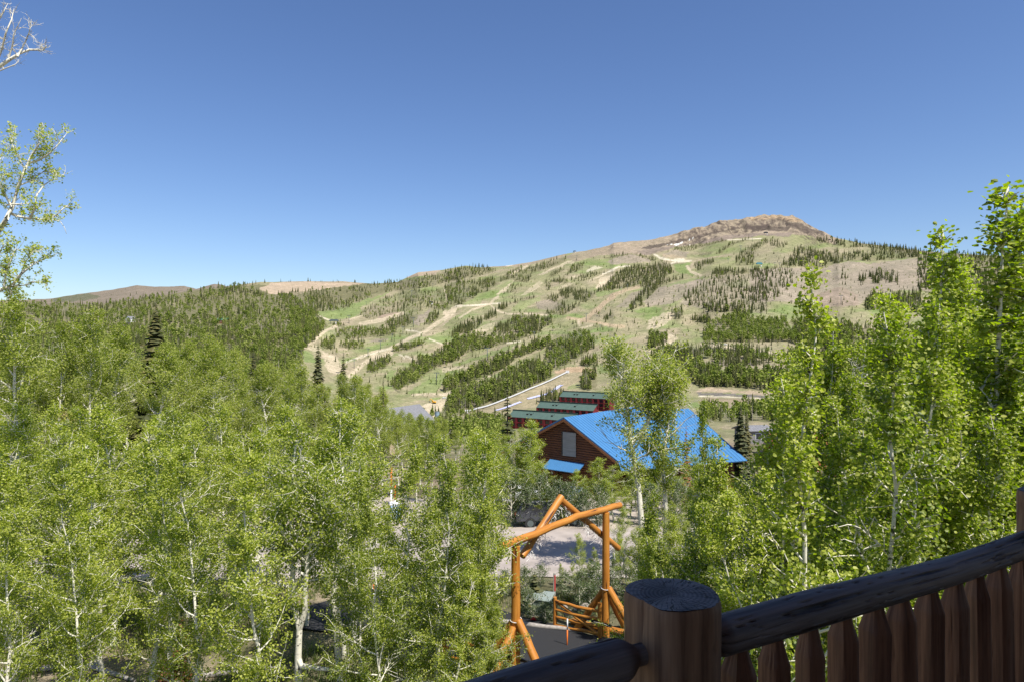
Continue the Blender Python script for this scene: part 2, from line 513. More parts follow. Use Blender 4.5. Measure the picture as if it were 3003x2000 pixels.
def tube(pts, rad, sides=8, rough=0.0, seed=0, flat=None):
    """Tube round a polyline. Returns verts, quads, uv (metres round, metres along)."""
    p = np.asarray(pts, float)
    n = len(p)
    r = np.broadcast_to(np.asarray(rad, float), (n,)) if np.ndim(rad) else np.full(n, float(rad))
    d = np.gradient(p, axis=0)
    d /= np.linalg.norm(d, axis=1)[:, None] + 1e-9
    ref = np.array([0.0, 0, 1.0]) if abs(d[0][2]) < 0.8 else np.array([1.0, 0, 0])
    a = np.cross(d, ref)
    a /= np.linalg.norm(a, axis=1)[:, None] + 1e-9
    b = np.cross(d, a)
    th = np.linspace(0, 2 * np.pi, sides, endpoint=False)
    rr = r[:, None] * np.ones(sides)
    if rough:
        g = np.random.default_rng(seed)
        lobes = sum(g.normal(0, 1) * np.cos(k * th + g.uniform(0, 6.28)) / k for k in range(2, 5))
        rr = rr * (1 + rough * lobes)[None, :] * (1 + rough * 0.5 * g.normal(0, 1, (n, sides)))
    if flat is not None:                       # (angle, fraction): a hewn face
        for fa, fr in flat:
            c = np.cos(th - fa)
            lim = r[:, None] * fr / np.maximum(c, 1e-3)[None, :]
            rr = np.where((c > 0)[None, :], np.minimum(rr, lim), rr)
    V = p[:, None, :] + rr[:, :, None] * (np.cos(th)[None, :, None] * a[:, None, :] + np.sin(th)[None, :, None] * b[:, None, :])
    V = V.reshape(-1, 3)
    i = np.arange(n - 1)[:, None] * sides
    j = np.arange(sides)[None, :]
    j2 = (j + 1) % sides
    Q = np.stack([i + j, i + j2, i + sides + j2, i + sides + j], -1).reshape(-1, 4)
    L = np.concatenate([[0], np.cumsum(np.linalg.norm(np.diff(p, axis=0), axis=1))])
    # mirrored round the log so the seam does not show
    cu = np.abs(th - np.pi) * r.mean()
    uv = np.stack([np.broadcast_to(cu[None, :], (n, sides)), np.broadcast_to(L[:, None], (n, sides))], -1).reshape(-1, 2) + seed * 0.37
    return V, Q, uv


# ------------------------------------------------------------------ terrain
def hash2(ix, iy, s):
    h = (ix.astype(np.int64) * 374761393 + iy.astype(np.int64) * 668265263 + s * 982451653) & 0x7fffffff
    h = ((h ^ (h >> 13)) * 1274126177) & 0x7fffffff
    return ((h ^ (h >> 16)) & 0xffff) / 65535.0


def vnoise(x, y, s=0):
    ix, iy = np.floor(x), np.floor(y)
    fx, fy = x - ix, y - iy
    fx = fx * fx * (3 - 2 * fx)
    fy = fy * fy * (3 - 2 * fy)
    a, b = hash2(ix, iy, s), hash2(ix + 1, iy, s)
    c, d = hash2(ix, iy + 1, s), hash2(ix + 1, iy + 1, s)
    return (a * (1 - fx) + b * fx) * (1 - fy) + (c * (1 - fx) + d * fx) * fy - 0.5


def fbm(x, y, s=0, o=4):
    t, a = 0, 1.0
    for k in range(o):
        t = t + a * vnoise(x * 2 ** k, y * 2 ** k, s + k)
        a *= 0.5
    return t


SKY = [(-600, 890), (0, 884), (148, 878), (204, 868), (306, 853), (357, 845), (402, 838), (459, 843), (510, 842), (540, 840), (576, 848), (627, 834),
       (673, 838), (713, 834), (764, 828), (866, 827), (1000, 827), (1095, 831), (1167, 827), (1227, 799), (1297, 794), (1334, 787), (1367, 780), (1414, 784),
       (1507, 774), (1554, 768), (1657, 746), (1717, 738), (1787, 720), (1800, 713), (1905, 705), (1977, 686), (2054, 669), (2087, 655), (2132, 644),
       (2226, 637), (2287, 634), (2325, 639), (2358, 650), (2403, 677), (2442, 696), (2530, 714), (2641, 727), (2724, 738), (2834, 746), (3003, 752), (3600, 770)]
FRONT = [(-600, 900), (0, 893), (150, 890), (300, 890), (420, 873), (560, 852), (640, 841), (700, 836)]
SKY = np.array(SKY, float)
FRONT = np.array(FRONT, float)
UX = [-600, 0, 500, 880, 1050, 1300, 1600, 2000, 2600, 3600]
V0 = [1080, 1080, 1085, 1115, 1190, 1202, 1192, 1165, 1150, 1140]
Y0L = [700, 700, 700, 700, 720, 740, 700, 600, 600, 600]
YFU = [-600, 0, 500, 900, 1200, 1500, 1900, 2250, 2450, 2700, 3000, 3600]
YFV = [1500, 1600, 1800, 2300, 2300, 2100, 2300, 2400, 2250, 1900, 1700, 1600]
NEARY = [-30, 0, 10, 18, 24, 32, 41, 60, 90, 130]
NEARZ = [-6.0, -7.5, -8.6, -9.6, -10.4, -11.0, -11.4, -13.0, -16.5, -22.0]
PEN = [(-600, 1.6), (700, 1.6), (1100, 1.6), (3600, 1.6)]


def terrain(X, Y):
    X, Y = np.broadcast_arrays(np.asarray(X, float), np.asarray(Y, float))
    u = CU + F * X / np.maximum(Y, 25.0)
    near = np.interp(Y, NEARY, NEARZ)
    v0 = np.interp(u, UX, V0)
    y0 = np.interp(u, UX, Y0L)
    z0 = (CV - v0) / F * y0
    yf = np.interp(u, YFU, YFV)
    vs = np.interp(u, SKY[:, 0], SKY[:, 1])
    vf = np.where(u < 700, np.interp(u, FRONT[:, 0], FRONT[:, 1]), vs)
    zf = (CV - vf) / F * yf
    yb = yf + 1400
    vb = np.where(u < 650, vs, vs + np.clip((u - 650) / 60, 0, 1) * 16)
    zb = (CV - vb) / F * yb
    t = np.clip((Y - 130) / (y0 - 130), 0, 1)
    mid = -22 + (z0 + 22) * (1 - (1 - t) ** 1.6)
    f = np.clip((Y - y0) / (yf - y0), 0, 1)
    hc = 34 * np.clip((u - 1950) / 90, 0, 1) * np.clip((2460 - u) / 60, 0, 1) + 8 * np.clip((u - 1700) / 80, 0, 1) * np.clip((2040 - u) / 60, 0, 1)
    cl = np.clip((Y - (yf - 105)) / 70, 0, 1)
    cl = cl * cl * (3 - 2 * cl)
    mt = z0 + (zf - z0 - hc) * f ** 1.08 + hc * cl
    g = np.clip((Y - yf) / 1400, 0, 1)
    bk = zf + (zb - zf) * g - 38 * np.sin(np.pi * g)
    fl = zb - (Y - yb) * 0.16
    z = np.where(Y <= 130, near, np.where(Y <= y0, mid, np.where(Y <= yf, mt, np.where(Y <= yb, bk, fl))))
    w = np.clip((Y - y0 - 60) / 250, 0, 1)
    fade = np.clip((yf - Y) / 160, 0.25, 1)
    z = z + w * fade * (20 * fbm(X / 230, Y / 300, 3, 4) + 7 * fbm(X / 60, Y / 80, 9, 3))
    # broken rock near the summit
    cz = hc / 34.0 * np.clip((Y - (yf - 190)) / 60, 0, 1) * np.clip((yf + 40 - Y) / 60, 0, 1)
    z = z + cz * (22 * fbm(X / 42, Y / 60, 21, 4) + 8 * vnoise(X / 12, Y / 18, 31))
    return z


UQ = np.arange(-250, 3260, 4.0)
YQ = np.concatenate([np.arange(131, 600, 4.0), np.arange(600, 4200, 6.0)])
_VQ = CV - F * terrain((UQ[:, None] - CU) / F * YQ[None, :], YQ[None, :]) / YQ[None, :]
_VQ = np.minimum.accumulate(_VQ, axis=1)


def hit(u, v):
    """Where the sight line through photo pixel (u, v) first meets the hillside: X, Y, Z."""
    i = int(np.clip(round((u + 250) / 4), 0, len(UQ) - 1))
    row = _VQ[i]
    k = int(np.searchsorted(-row, -v))
    if k >= len(YQ):
        return None
    if k > 0:
        a, b = row[k - 1], row[k]
        t = 0 if a == b else (a - v) / (a - b)
        Y = YQ[k - 1] + t * (YQ[k] - YQ[k - 1])
    else:
        Y = YQ[0]
    X = (u - CU) / F * Y
    return X, Y, float(terrain(X, Y))


ZO = {'A': (850, 750, 4.71), 'B': (1300, 680, 4.71), 'C': (1750, 620, 4.71), 'D': (2200, 620, 4.71), 'E': (850, 1000, 4.71), 'F': (1300, 950, 4.71),
      'G': (1900, 880, 3.925), 'H': (0, 780, 4.71), 'S': (0, 0, 1.0)}


def zz(z, pts):
    x, y, s = ZO[z]
    return np.array([(x + a / s, y + b / s) for a, b in pts], float)


def inside(poly, U, V):
    r = np.zeros(U.shape, bool)
    n = len(poly)
    for i in range(n):
        x1, y1 = poly[i]
        x2, y2 = poly[(i + 1) % n]
        if y1 == y2:
            continue
        c = ((V >= min(y1, y2)) & (V < max(y1, y2))) & (U < (x2 - x1) * (V - y1) / (y2 - y1) + x1)
        r ^= c
    return r


# ground cover map of the hills (grass, dirt, scree, rock), sampled by the terrain's own vertices
RU0, RV0, RS = -300, 610, 1.5
RW, RH = 2400, 490
UU, VV = np.meshgrid(RU0 + RS * np.arange(RW), RV0 + RS * np.arange(RH))
JU = UU + 9 * fbm(UU / 14, VV / 9, 41, 3)
JV = VV + 4 * fbm(UU / 14, VV / 9, 47, 3)
GRASS = np.array((0.285, 0.282, 0.150))
GREEN = np.array((0.225, 0.285, 0.105))
DRY = np.array((0.395, 0.330, 0.235))
DIRT = np.array((0.60, 0.50, 0.375))
PALE = np.array((0.70, 0.62, 0.50))
ORANGE = np.array((0.48, 0.37, 0.255))
SCREE = np.array((0.345, 0.285, 0.235))
ROCK = np.array((0.37, 0.295, 0.23))
DARKROCK = np.array((0.075, 0.06, 0.055))
FLOOR = np.array((0.20, 0.185, 0.105))
SNOW = np.array((0.88, 0.88, 0.90))
PINK = np.array((0.48, 0.375, 0.285))
cover = np.empty((RH, RW, 3))
mixn = np.clip(0.5 + 1.15 * fbm(UU / 60, VV / 22 + UU / 90, 5, 5), 0, 1)[..., None]
cover[:] = GRASS * (1 - mixn) + DRY * mixn
gm = np.clip(1.6 * fbm(UU / 75 + VV / 60, VV / 16, 77, 3), 0, 1)[..., None]
cover[:] = cover * (1 - gm) + GREEN * gm


def paint(z, pts, c, a=1.0, jit=True):
    poly = zz(z, pts)
    m = inside(poly, JU if jit else UU, JV if jit else VV)
    cover[m] = cover[m] * (1 - a) + c * a


def track(z, pts, w, c, a=0.9):
    p = zz(z, pts)
    ww = w / 2.0 * (1 + 0.5 * fbm(UU / 20, VV / 20, 12, 2))
    best = np.full(UU.shape, 1e9)
    for (x1, y1), (x2, y2) in zip(p[:-1], p[1:]):
        d = np.array((x2 - x1, y2 - y1))
        L = (d ** 2).sum()
        bx = (VV > min(y1, y2) - 30) & (VV < max(y1, y2) + 30) & (UU > min(x1, x2) - 30) & (UU < max(x1, x2) + 30)
        if not bx.any():
            continue
        t = np.clip(((UU[bx] - x1) * d[0] + (VV[bx] - y1) * d[1]) / L, 0, 1)
        q = np.hypot(UU[bx] - x1 - t * d[0], VV[bx] - y1 - t * d[1])
        best[bx] = np.minimum(best[bx], q)
    al = np.clip((ww - best) / 1.5 + 0.5, 0, 1)[..., None] * a
    cover[:] = cover * (1 - al) + c * al


# far hills and the wooded country on the left
paint('S', [(-300, 600), (700, 600), (700, 845), (560, 858), (420, 880), (300, 897), (-300, 905)], np.array((0.25, 0.205, 0.165)))
paint('S', [(160, 872), (260, 862), (300, 872), (240, 884), (160, 886)], np.array((0.12, 0.135, 0.075)), 0.7)
paint('S', [(-300, 905), (300, 893), (420, 876), (560, 854), (700, 838), (1095, 828), (1170, 826), (1140, 850), (1000, 890), (930, 905), (960, 955), (890, 1030), (885, 1120), (-300, 1120)], FLOOR)
paint('S', [(760, 848), (795, 831), (866, 823), (1000, 824), (1095, 829), (1030, 837), (950, 848), (880, 862), (790, 862)], PINK)
paint('S', [(850, 855), (880, 850), (875, 868), (850, 866)], PINK, 0.7)
paint('H', [(1380, 740), (1520, 740), (1610, 800), (1540, 830), (1400, 800)], PINK, 0.7)
paint('S', [(655, 975), (700, 968), (690, 990), (660, 992)], PINK, 0.6)
paint('A', [(1550, 320), (1750, 220), (1830, 190), (2110, 180), (2000, 275), (1750, 295)], PINK)
# wooded ground
WOODS = []


def wood(name, z, pts, con, asp, dead, sp, h, floor=0.6):
    WOODS.append((name, zz(z, pts), con, asp, dead, sp, h))
    if floor:
        paint(z, pts, FLOOR, floor)


wood('far left valley forest', 'S', [(-200, 1120), (-200, 905), (150, 893), (300, 893), (420, 876), (560, 855), (700, 840), (760, 862), (850, 868), (930, 885), (925, 915), (955, 955), (885, 1040), (885, 1120)], .34, .52, .14, 6.2, (9, 15))
wood('far ridge forest', 'S', [(640, 838), (866, 824), (1095, 828), (1167, 824), (1167, 829), (1095, 833), (866, 828), (760, 833), (700, 850), (760, 862), (860, 868), (860, 880), (640, 862)], .75, .05, .2, 5.5, (10, 15), 0.3)
wood('far burnt ridge', 'S', [(-100, 888), (150, 880), (300, 856), (360, 846), (600, 850), (660, 845), (560, 858), (420, 878), (300, 892), (-100, 900)], .10, 0, .9, 8, (9, 14), 0)
wood('upper left forest band', 'A', [(0, 500), (400, 490), (750, 450), (1200, 400), (1550, 345), (1850, 305), (2355, 200), (2355, 340), (2100, 390), (1850, 450), (1600, 480), (1380, 500), (1250, 540), (950, 650), (750, 770), (450, 790), (380, 750), (0, 760)], .66, .16, .18, 5.2, (9, 15))
wood('left edge of the ski slope', 'A', [(0, 740), (360, 750), (420, 880), (520, 980), (340, 1180), (190, 1240), (190, 1413), (0, 1413)], .16, .70, .14, 5.5, (8, 13))
wood('scattered upper slope', 'A', [(950, 830), (1250, 620), (1500, 520), (1750, 480), (2000, 490), (2150, 430), (2200, 680), (1950, 730), (1750, 790), (1550, 790), (1250, 830), (1100, 890)], .70, .22, .08, 6.3, (7, 12), 0.3)
wood('slope clump', 'A', [(1280, 960), (1450, 860), (1720, 800), (1720, 900), (1600, 1000), (1480, 1000), (1430, 1060), (1350, 960)], .75, .2, .05, 5.2, (7, 11))
wood('green belt below the rocky patch', 'A', [(620, 1100), (700, 1030), (850, 1010), (1100, 1020), (1480, 1000), (1450, 1100), (1130, 1130), (1030, 1140), (640, 1170)], .38, .55, .07, 5.5, (7, 11))
wood('aspen clump above the pale clearing', 'A', [(430, 1210), (520, 1130), (640, 1160), (620, 1290), (440, 1290)], .3, .62, .08, 5.5, (8, 12))
wood('aspen clump beside the first lift masts', 'A', [(690, 1230), (880, 1190), (1020, 1190), (1020, 1280), (860, 1290), (700, 1265)], .35, .6, .05, 5.5, (8, 12))
wood('lift terminal scrub', 'A', [(580, 960), (680, 920), (750, 960), (660, 1000)], .3, .6, .1, 5.5, (5, 8))
wood('knoll clump', 'A', [(1850, 965), (1930, 850), (1990, 790), (2060, 800), (2040, 890), (1940, 950)], .75, .2, .05, 5.0, (8, 12))
wood('knoll aspens', 'A', [(1960, 720), (2210, 700), (2210, 745), (2000, 760)], .1, .9, 0, 4.8, (7, 10))
wood('narrow clump along the dirt run', 'A', [(1410, 1335), (1430, 1285), (1640, 1250), (1880, 1185), (1890, 1215), (1620, 1305)], .42, .55, .03, 4.8, (8, 12))
wood('conifer row', 'A', [(2200, 1130), (2355, 1020), (2355, 1090), (2240, 1140)], .9, .1, 0, 4.8, (8, 12))
wood('ridge top forest', 'B', [(0, 565), (150, 520), (400, 485), (740, 505), (730, 560), (450, 625), (0, 690)], .7, .1, .2, 5, (9, 15))
wood('big conifer wedge', 'B', [(20, 770), (200, 690), (470, 690), (700, 650), (900, 580), (1050, 500), (1100, 540), (960, 655), (770, 705), (600, 835), (480, 865), (380, 950), (250, 1010), (80, 1010)], .72, .2, .08, 4.6, (9, 14))
wood('long conifer strip', 'B', [(950, 630), (1180, 490), (1450, 410), (1700, 350), (1690, 415), (1450, 505), (1230, 575), (1180, 690), (1000, 700)], .9, .07, .03, 4.6, (8, 12))
wood('thin strip', 'B', [(870, 880), (890, 770), (1000, 715), (1180, 695), (1060, 775), (960, 840)], .85, .1, .05, 6, (6, 10), 0.3)
wood('thin strip two', 'B', [(1420, 660), (1500, 570), (1670, 490), (1690, 510), (1580, 595), (1440, 650)], .9, .1, 0, 5.4, (7, 10))
wood('upper patch', 'B', [(1690, 605), (1790, 460), (1960, 435), (1900, 525), (1720, 605)], .9, .1, 0, 4.7, (8, 11))
wood('cross patch', 'B', [(1480, 680), (1720, 650), (1710, 725), (1500, 695)], .9, .05, .05, 4.7, (8, 12))
wood('scatter row', 'B', [(1740, 690), (1900, 610), (2100, 570), (2210, 600), (2060, 645), (1900, 705)], .9, .05, .05, 6, (8, 12), 0.2)
wood('scatter two', 'B', [(1400, 700), (1510, 705), (1510, 770), (1420, 830)], .9, .1, 0, 6, (7, 11), 0.2)
wood('scatter three', 'B', [(1560, 790), (1900, 720), (1860, 790), (1600, 840)], .8, .1, .1, 7, (6, 9), 0.2)
wood('middle belt', 'B', [(1580, 845), (1720, 805), (1900, 825), (2060, 850), (2355, 765), (2355, 815), (2080, 865), (2060, 925), (1950, 985), (1840, 955), (1660, 925)], .92, .05, .03, 4.4, (8, 11))
wood('middle belt left', 'B', [(1390, 925), (1520, 875), (1600, 905), (1560, 990), (1480, 965)], .85, .05, .1, 5, (7, 11))
wood('middle slope', 'B', [(1530, 1065), (1640, 975), (1740, 1045), (1900, 965), (1910, 1020), (1700, 1130), (1640, 1170), (1540, 1135)], .9, .07, .03, 5.4, (7, 10))
wood('middle slope clump', 'B', [(1400, 1140), (1500, 1085), (1560, 1140)], .9, .1, 0, 5.2, (7, 10))
wood('low fir row', 'B', [(880, 1005), (1100, 925), (1320, 890), (1270, 925), (1050, 975), (900, 1015)], .95, .05, 0, 4.6, (6, 9))
wood('lone fir clump', 'B', [(750, 1070), (870, 985), (890, 1060), (820, 1090)], .9, .1, 0, 4.4, (9, 14))
wood('upper clump on the grassy knoll', 'B', [(560, 1225), (590, 1130), (720, 1115), (735, 1165), (620, 1225)], .9, .05, .05, 4.6, (8, 12))
wood('dark conifer wedge on the grassy knoll', 'B', [(110, 1413), (200, 1340), (300, 1285), (540, 1215), (550, 1275), (460, 1345), (350, 1413)], .93, .05, .02, 4.6, (9, 13))
wood('mixed wood below the dirt cross road', 'B', [(690, 1413), (700, 1330), (930, 1230), (1050, 1155), (1360, 1210), (1470, 1185), (1540, 1225), (1470, 1295), (1400, 1325), (1360, 1345), (1330, 1413)], .72, .24, .04, 5.0, (8, 12))
wood('little row right', 'B', [(2210, 1205), (2310, 1115), (2325, 1155), (2250, 1265)], 1, 0, 0, 5, (7, 10), 0)
wood('central forest', 'C', [(0, 1110), (150, 1005), (230, 895), (450, 765), (720, 745), (1000, 725), (1050, 855), (880, 965), (1050, 945), (1250, 912), (1250, 930), (1000, 985), (880, 1025), (800, 1105), (680, 1255), (600, 1320), (520, 1355), (430, 1395), (560, 1205), (680, 1055), (560, 1045), (330, 1075)], .9, .04, .06, 4.7, (9, 13))
wood('summit bench row', 'C', [(80, 655), (250, 610), (480, 585), (800, 645), (815, 690), (740, 690), (500, 605), (250, 655)], .9, .05, .05, 4.8, (7, 11))
wood('below cliffs', 'C', [(890, 605), (1100, 505), (1500, 455), (1800, 392), (1785, 415), (1500, 485), (1300, 555), (1050, 535)], .95, 0, .05, 4.8, (7, 11))
wood('bench strip', 'C', [(1640, 595), (1800, 465), (2130, 372), (2065, 415), (1850, 485), (1700, 595)], .95, .05, 0, 4.6, (8, 12))
wood('bench wood', 'C', [(1930, 625), (2000, 565), (2150, 475), (2260, 415), (2355, 385), (2355, 445), (2200, 535), (2185, 640), (2185, 745), (1900, 765)], .92, .05, .03, 5.4, (8, 12))
wood('bench clump', 'C', [(1330, 750), (1400, 705), (1620, 685), (1620, 735), (1480, 745), (1410, 835)], .95, .03, .02, 4.8, (9, 13))
wood('bench belt', 'C', [(1580, 855), (1680, 805), (1900, 835), (2200, 795), (2355, 785), (2355, 835), (1900, 875), (1640, 905)], .95, .03, .02, 4.8, (8, 12))
wood('scattered firs', 'C', [(1480, 985), (1650, 905), (1900, 885), (2355, 835), (2355, 1413), (1800, 1413), (1450, 1345), (1250, 1305), (1180, 1185), (1350, 1055)], .9, .04, .06, 8.0, (7, 13), 0.15)
wood('right skyline forest', 'D', [(860, 365), (1100, 385), (1400, 425), (1750, 455), (2100, 505), (2355, 525), (2355, 640), (1700, 695), (1300, 695), (1200, 745), (1000, 785), (780, 775), (430, 755), (600, 665), (590, 565), (700, 485), (760, 535), (1000, 585), (1180, 565), (1300, 595), (1700, 565), (1650, 505), (1330, 505), (1180, 475), (960, 425)], .86, .03, .11, 4.9, (11, 16))
wood('right skyline beyond', 'S', [(2690, 735), (3200, 765), (3200, 1000), (2690, 850)], .8, .1, .1, 6.5, (11, 16))
wood('scattered firs right', 'D', [(0, 805), (540, 765), (620, 900), (560, 1060), (420, 1185), (100, 1255), (0, 1255)], .95, .02, .03, 8.4, (7, 12), 0.15)
wood('small bench firs', 'D', [(150, 385), (450, 405), (545, 465), (430, 515), (300, 485)], .95, .05, 0, 5.5, (8, 11), 0.3)
wood('scree firs', 'D', [(1640, 905), (1800, 835), (2050, 905), (2060, 1005), (1700, 1005)], .9, .02, .08, 6, (12, 17), 0.2)
wood('scree firs two', 'D', [(1500, 945), (1610, 935), (1610, 1075), (1530, 1065)], .95, 0, .05, 6.5, (12, 17), 0)
wood('scree edge wood', 'D', [(1590, 1300), (1700, 1160), (1950, 1190), (2355, 1150), (2355, 1413), (1590, 1360)], .55, .2, .25, 5.2, (11, 16))
wood('lone scree firs', 'D', [(1000, 860), (1130, 790), (1330, 800), (1380, 980), (1150, 940)], .95, 0, .05, 14, (10, 15), 0)
wood('clump beside the dirt run', 'E', [(1070, 425), (1080, 310), (1200, 280), (1350, 230), (1400, 280), (1300, 385), (1150, 435)], .62, .32, .06, 5.2, (9, 13))
wood('long strip above the lower lift line', 'E', [(1380, 645), (1520, 490), (1650, 410), (1700, 310), (1850, 230), (2050, 190), (2355, 190), (2355, 245), (2200, 305), (2000, 375), (1850, 485), (1700, 585), (1480, 675)], .45, .50, .05, 5.3, (9, 14))
wood('long strip above the lower lift line', 'F', [(0, 505), (0, 340), (150, 230), (330, 180), (560, 160), (700, 190), (1300, 110), (1330, 125), (1000, 235), (740, 305), (580, 345), (300, 405), (180, 505), (30, 545)], .38, .58, .04, 5.3, (8, 13))
wood('second strip up from the white tunnel', 'F', [(0, 945), (20, 810), (300, 730), (450, 610), (600, 570), (900, 440), (1080, 340), (1300, 260), (1500, 240), (1400, 340), (1200, 405), (1000, 475), (850, 605), (650, 705), (450, 775), (250, 865)], .56, .36, .08, 5.2, (10, 15))
wood('pale wood right of the lift masts', 'F', [(1400, 340), (1600, 250), (1900, 140), (2090, 180), (2080, 335), (1900, 435), (1780, 515), (1600, 605), (1480, 625), (1420, 485)], .34, .42, .24, 5.2, (9, 13))
wood('strip directly above the white tunnel', 'F', [(20, 1240), (60, 1060), (200, 960), (400, 910), (620, 860), (850, 740), (1000, 640), (1200, 570), (1300, 530), (1450, 625), (1500, 725), (1300, 830), (1100, 915), (950, 985), (700, 1095), (450, 1175), (200, 1205)], .55, .38, .07, 5.3, (10, 16))
wood('bank wood', 'F', [(1900, 585), (1920, 505), (2100, 485), (2130, 585)], .6, .3, .1, 5, (8, 12))
wood('clump behind the green roofs', 'F', [(1900, 905), (1930, 720), (2100, 710), (2130, 905)], .65, .3, .05, 5.5, (10, 14))
wood('firs between the green roofs', 'F', [(1270, 1110), (1420, 1010), (1560, 990), (1640, 960), (1700, 1060), (1350, 1085)], .8, .2, 0, 5.6, (8, 12))
wood('clump left of the dirt bend', 'G', [(0, 570), (0, 425), (230, 425), (230, 485), (100, 545)], .4, .5, .1, 5.2, (9, 13))
wood('pale aspen slab', 'G', [(640, 500), (640, 390), (820, 240), (1100, 160), (1200, 240), (1600, 260), (1700, 480), (1000, 490)], .10, .82, .08, 4.8, (8, 11))
wood('dirt bend clump', 'G', [(250, 160), (380, 110), (400, 205), (330, 255)], .5, .2, .3, 5, (10, 13))
wood('slope specks', 'G', [(480, 240), (700, 190), (730, 275), (560, 270)], .9, .1, 0, 5.5, (8, 11))
wood('slope specks up', 'G', [(620, 90), (1100, 70), (1200, 165), (700, 140)], .8, .15, .05, 5.8, (8, 12))
wood('wooded bank above the stone lined road', 'G', [(30, 655), (170, 570), (600, 570), (700, 550), (1000, 570), (1400, 610), (1460, 710), (1000, 805), (750, 710), (640, 650), (600, 785), (350, 805), (100, 745)], .74, .18, .08, 5.8, (9, 13))
wood('mixed wood along the stone lined road', 'G', [(370, 840), (700, 790), (960, 830), (1120, 870), (1600, 840), (1640, 1050), (1300, 1040), (1000, 1005), (600, 1005), (470, 905)], .48, .46, .06, 5.8, (9, 14))
wood('right valley wood', 'G', [(1650, 260), (2355, 290), (2355, 610), (1650, 510)], .3, .6, .1, 5.6, (9, 13))
wood('right lower wood', 'G', [(1600, 610), (2355, 650), (2355, 1050), (1640, 1050)], .5, .4, .1, 6, (9, 14))
wood('right far wood', 'S', [(2490, 960), (3200, 1000), (3200, 1160), (2490, 1150)], .5, .4, .1, 8, (9, 14))
wood('valley floor wood', 'G', [(620, 1270), (1600, 1220), (2355, 1260), (2355, 1400), (600, 1410)], .4, .55, .05, 7.5, (6, 10), 0.3)

wood('open slope bushes', 'S', [(900, 1000), (1000, 900), (1200, 850), (1340, 800), (1700, 760), (2000, 730), (2400, 710), (2700, 740), (3000, 770), (3000, 1120), (2100, 1140), (1900, 1060), (1600, 1090), (1250, 1170), (1100, 1140), (960, 1080)], .62, .33, .05, 15.5, (3.2, 7.5), 0)
wood('low woods short of the green roofs', 'S', [(1190, 1215), (1330, 1205), (1480, 1225), (1500, 1300), (1150, 1300)], .45, .5, .05, 8.5, (6, 10), 0.3)
# rock, scree, snow
paint('C', [(-80, 640), (0, 600), (250, 605), (480, 585), (700, 605), (900, 565), (1100, 485), (1480, 445), (1800, 392), (2200, 345), (2355, 335), (2900, 330), (3100, 400), (3300, 470), (3300, 0), (0, 0), (-80, 400)], ROCK, 0.95)
paint('C', [(520, 560), (900, 500), (1200, 455), (1500, 400), (1800, 330), (2200, 310), (2355, 310), (2700, 300), (2700, 350), (2200, 345), (1800, 392), (1480, 445), (1100, 490), (700, 610)], np.array((0.27, 0.215, 0.185)), 0.85)
paint('C', [(600, 520), (700, 480), (950, 440), (1130, 400), (1330, 350), (1550, 310), (1800, 250), (2050, 205), (2250, 195), (2400, 195), (2400, 260), (2150, 290), (2090, 235), (1950, 250), (1700, 300), (1500, 350), (1200, 425), (1000, 470), (700, 530)], DARKROCK, 0.72)
paint('D', [(60, 250), (120, 190), (250, 210), (480, 230), (500, 160), (640, 160), (760, 200), (850, 250), (980, 270), (1060, 340), (900, 320), (760, 300), (640, 250), (560, 210), (520, 280), (300, 280), (200, 230), (110, 290)], DARKROCK, 0.68)
paint('D', [(0, 90), (400, 70), (600, 95), (780, 150), (700, 150), (520, 150), (380, 110), (0, 140)], np.array((0.46, 0.33, 0.22)), 0.8)
for pp in ([(1050, 470), (1110, 450), (1190, 418), (1185, 440), (1110, 478)], [(1015, 458), (1045, 452), (1040, 468), (1018, 468)], [(1270, 395), (1325, 376), (1320, 388), (1280, 402)], [(40, 505), (200, 462), (205, 472), (60, 508)], [(970, 468), (990, 465), (985, 476)], [(1270, 465), (1295, 462), (1290, 474)]):
    paint('C', pp, SNOW, 1.0, False)
paint('B', [(550, 470), (960, 455), (1000, 445), (1500, 340), (1700, 310), (1700, 345), (1400, 400), (1160, 470), (950, 490), (560, 500)], ROCK, 0.85)
for pp in ([(560, 472), (680, 470), (700, 482), (560, 488)], [(860, 462), (960, 456), (950, 474), (870, 480)]):
    paint('B', pp, PALE, 0.9, False)
paint('B', [(1700, 350), (1850, 275), (2150, 225), (2355, 165), (2355, 310), (2100, 340), (1900, 400), (1780, 415)], np.array((0.34, 0.275, 0.21)), 0.85)
paint('C', [(120, 700), (300, 630), (500, 600), (720, 660), (740, 700), (480, 720), (200, 740)], SCREE, 0.85)
paint('C', [(890, 610), (1050, 540), (1300, 570), (1230, 640), (900, 640)], SCREE, 0.8)
paint('C', [(640, 1250), (850, 1060), (1150, 980), (1480, 920), (1480, 980), (1250, 1150), (1000, 1290), (700, 1310)], SCREE, 0.8)
paint('C', [(280, 1330), (480, 1130), (640, 1090), (600, 1190), (430, 1330)], SCREE, 0.7)
paint('C', [(1250, 1000), (1650, 900), (2355, 840), (2355, 1413), (1500, 1360), (1150, 1290)], SCREE, 0.55)
paint('D', [(0, 800), (1000, 780), (1350, 690), (1650, 730), (2300, 650), (2600, 800), (2600, 1100), (1950, 1100), (1600, 1200), (1500, 1300), (1000, 1330), (500, 1250), (0, 1260)], SCREE, 0.85)
paint('D', [(1050, 1100), (1250, 1050), (1500, 1150), (1480, 1300), (1050, 1330), (850, 1200)], np.array((0.33, 0.255, 0.205)), 0.7)
paint('D', [(0, 560), (300, 540), (560, 620), (560, 740), (0, 720)], np.array((0.31, 0.27, 0.19)), 0.6)
paint('B', [(1290, 960), (1480, 930), (1640, 1000), (1520, 1080), (1300, 1070)], SCREE, 0.7)
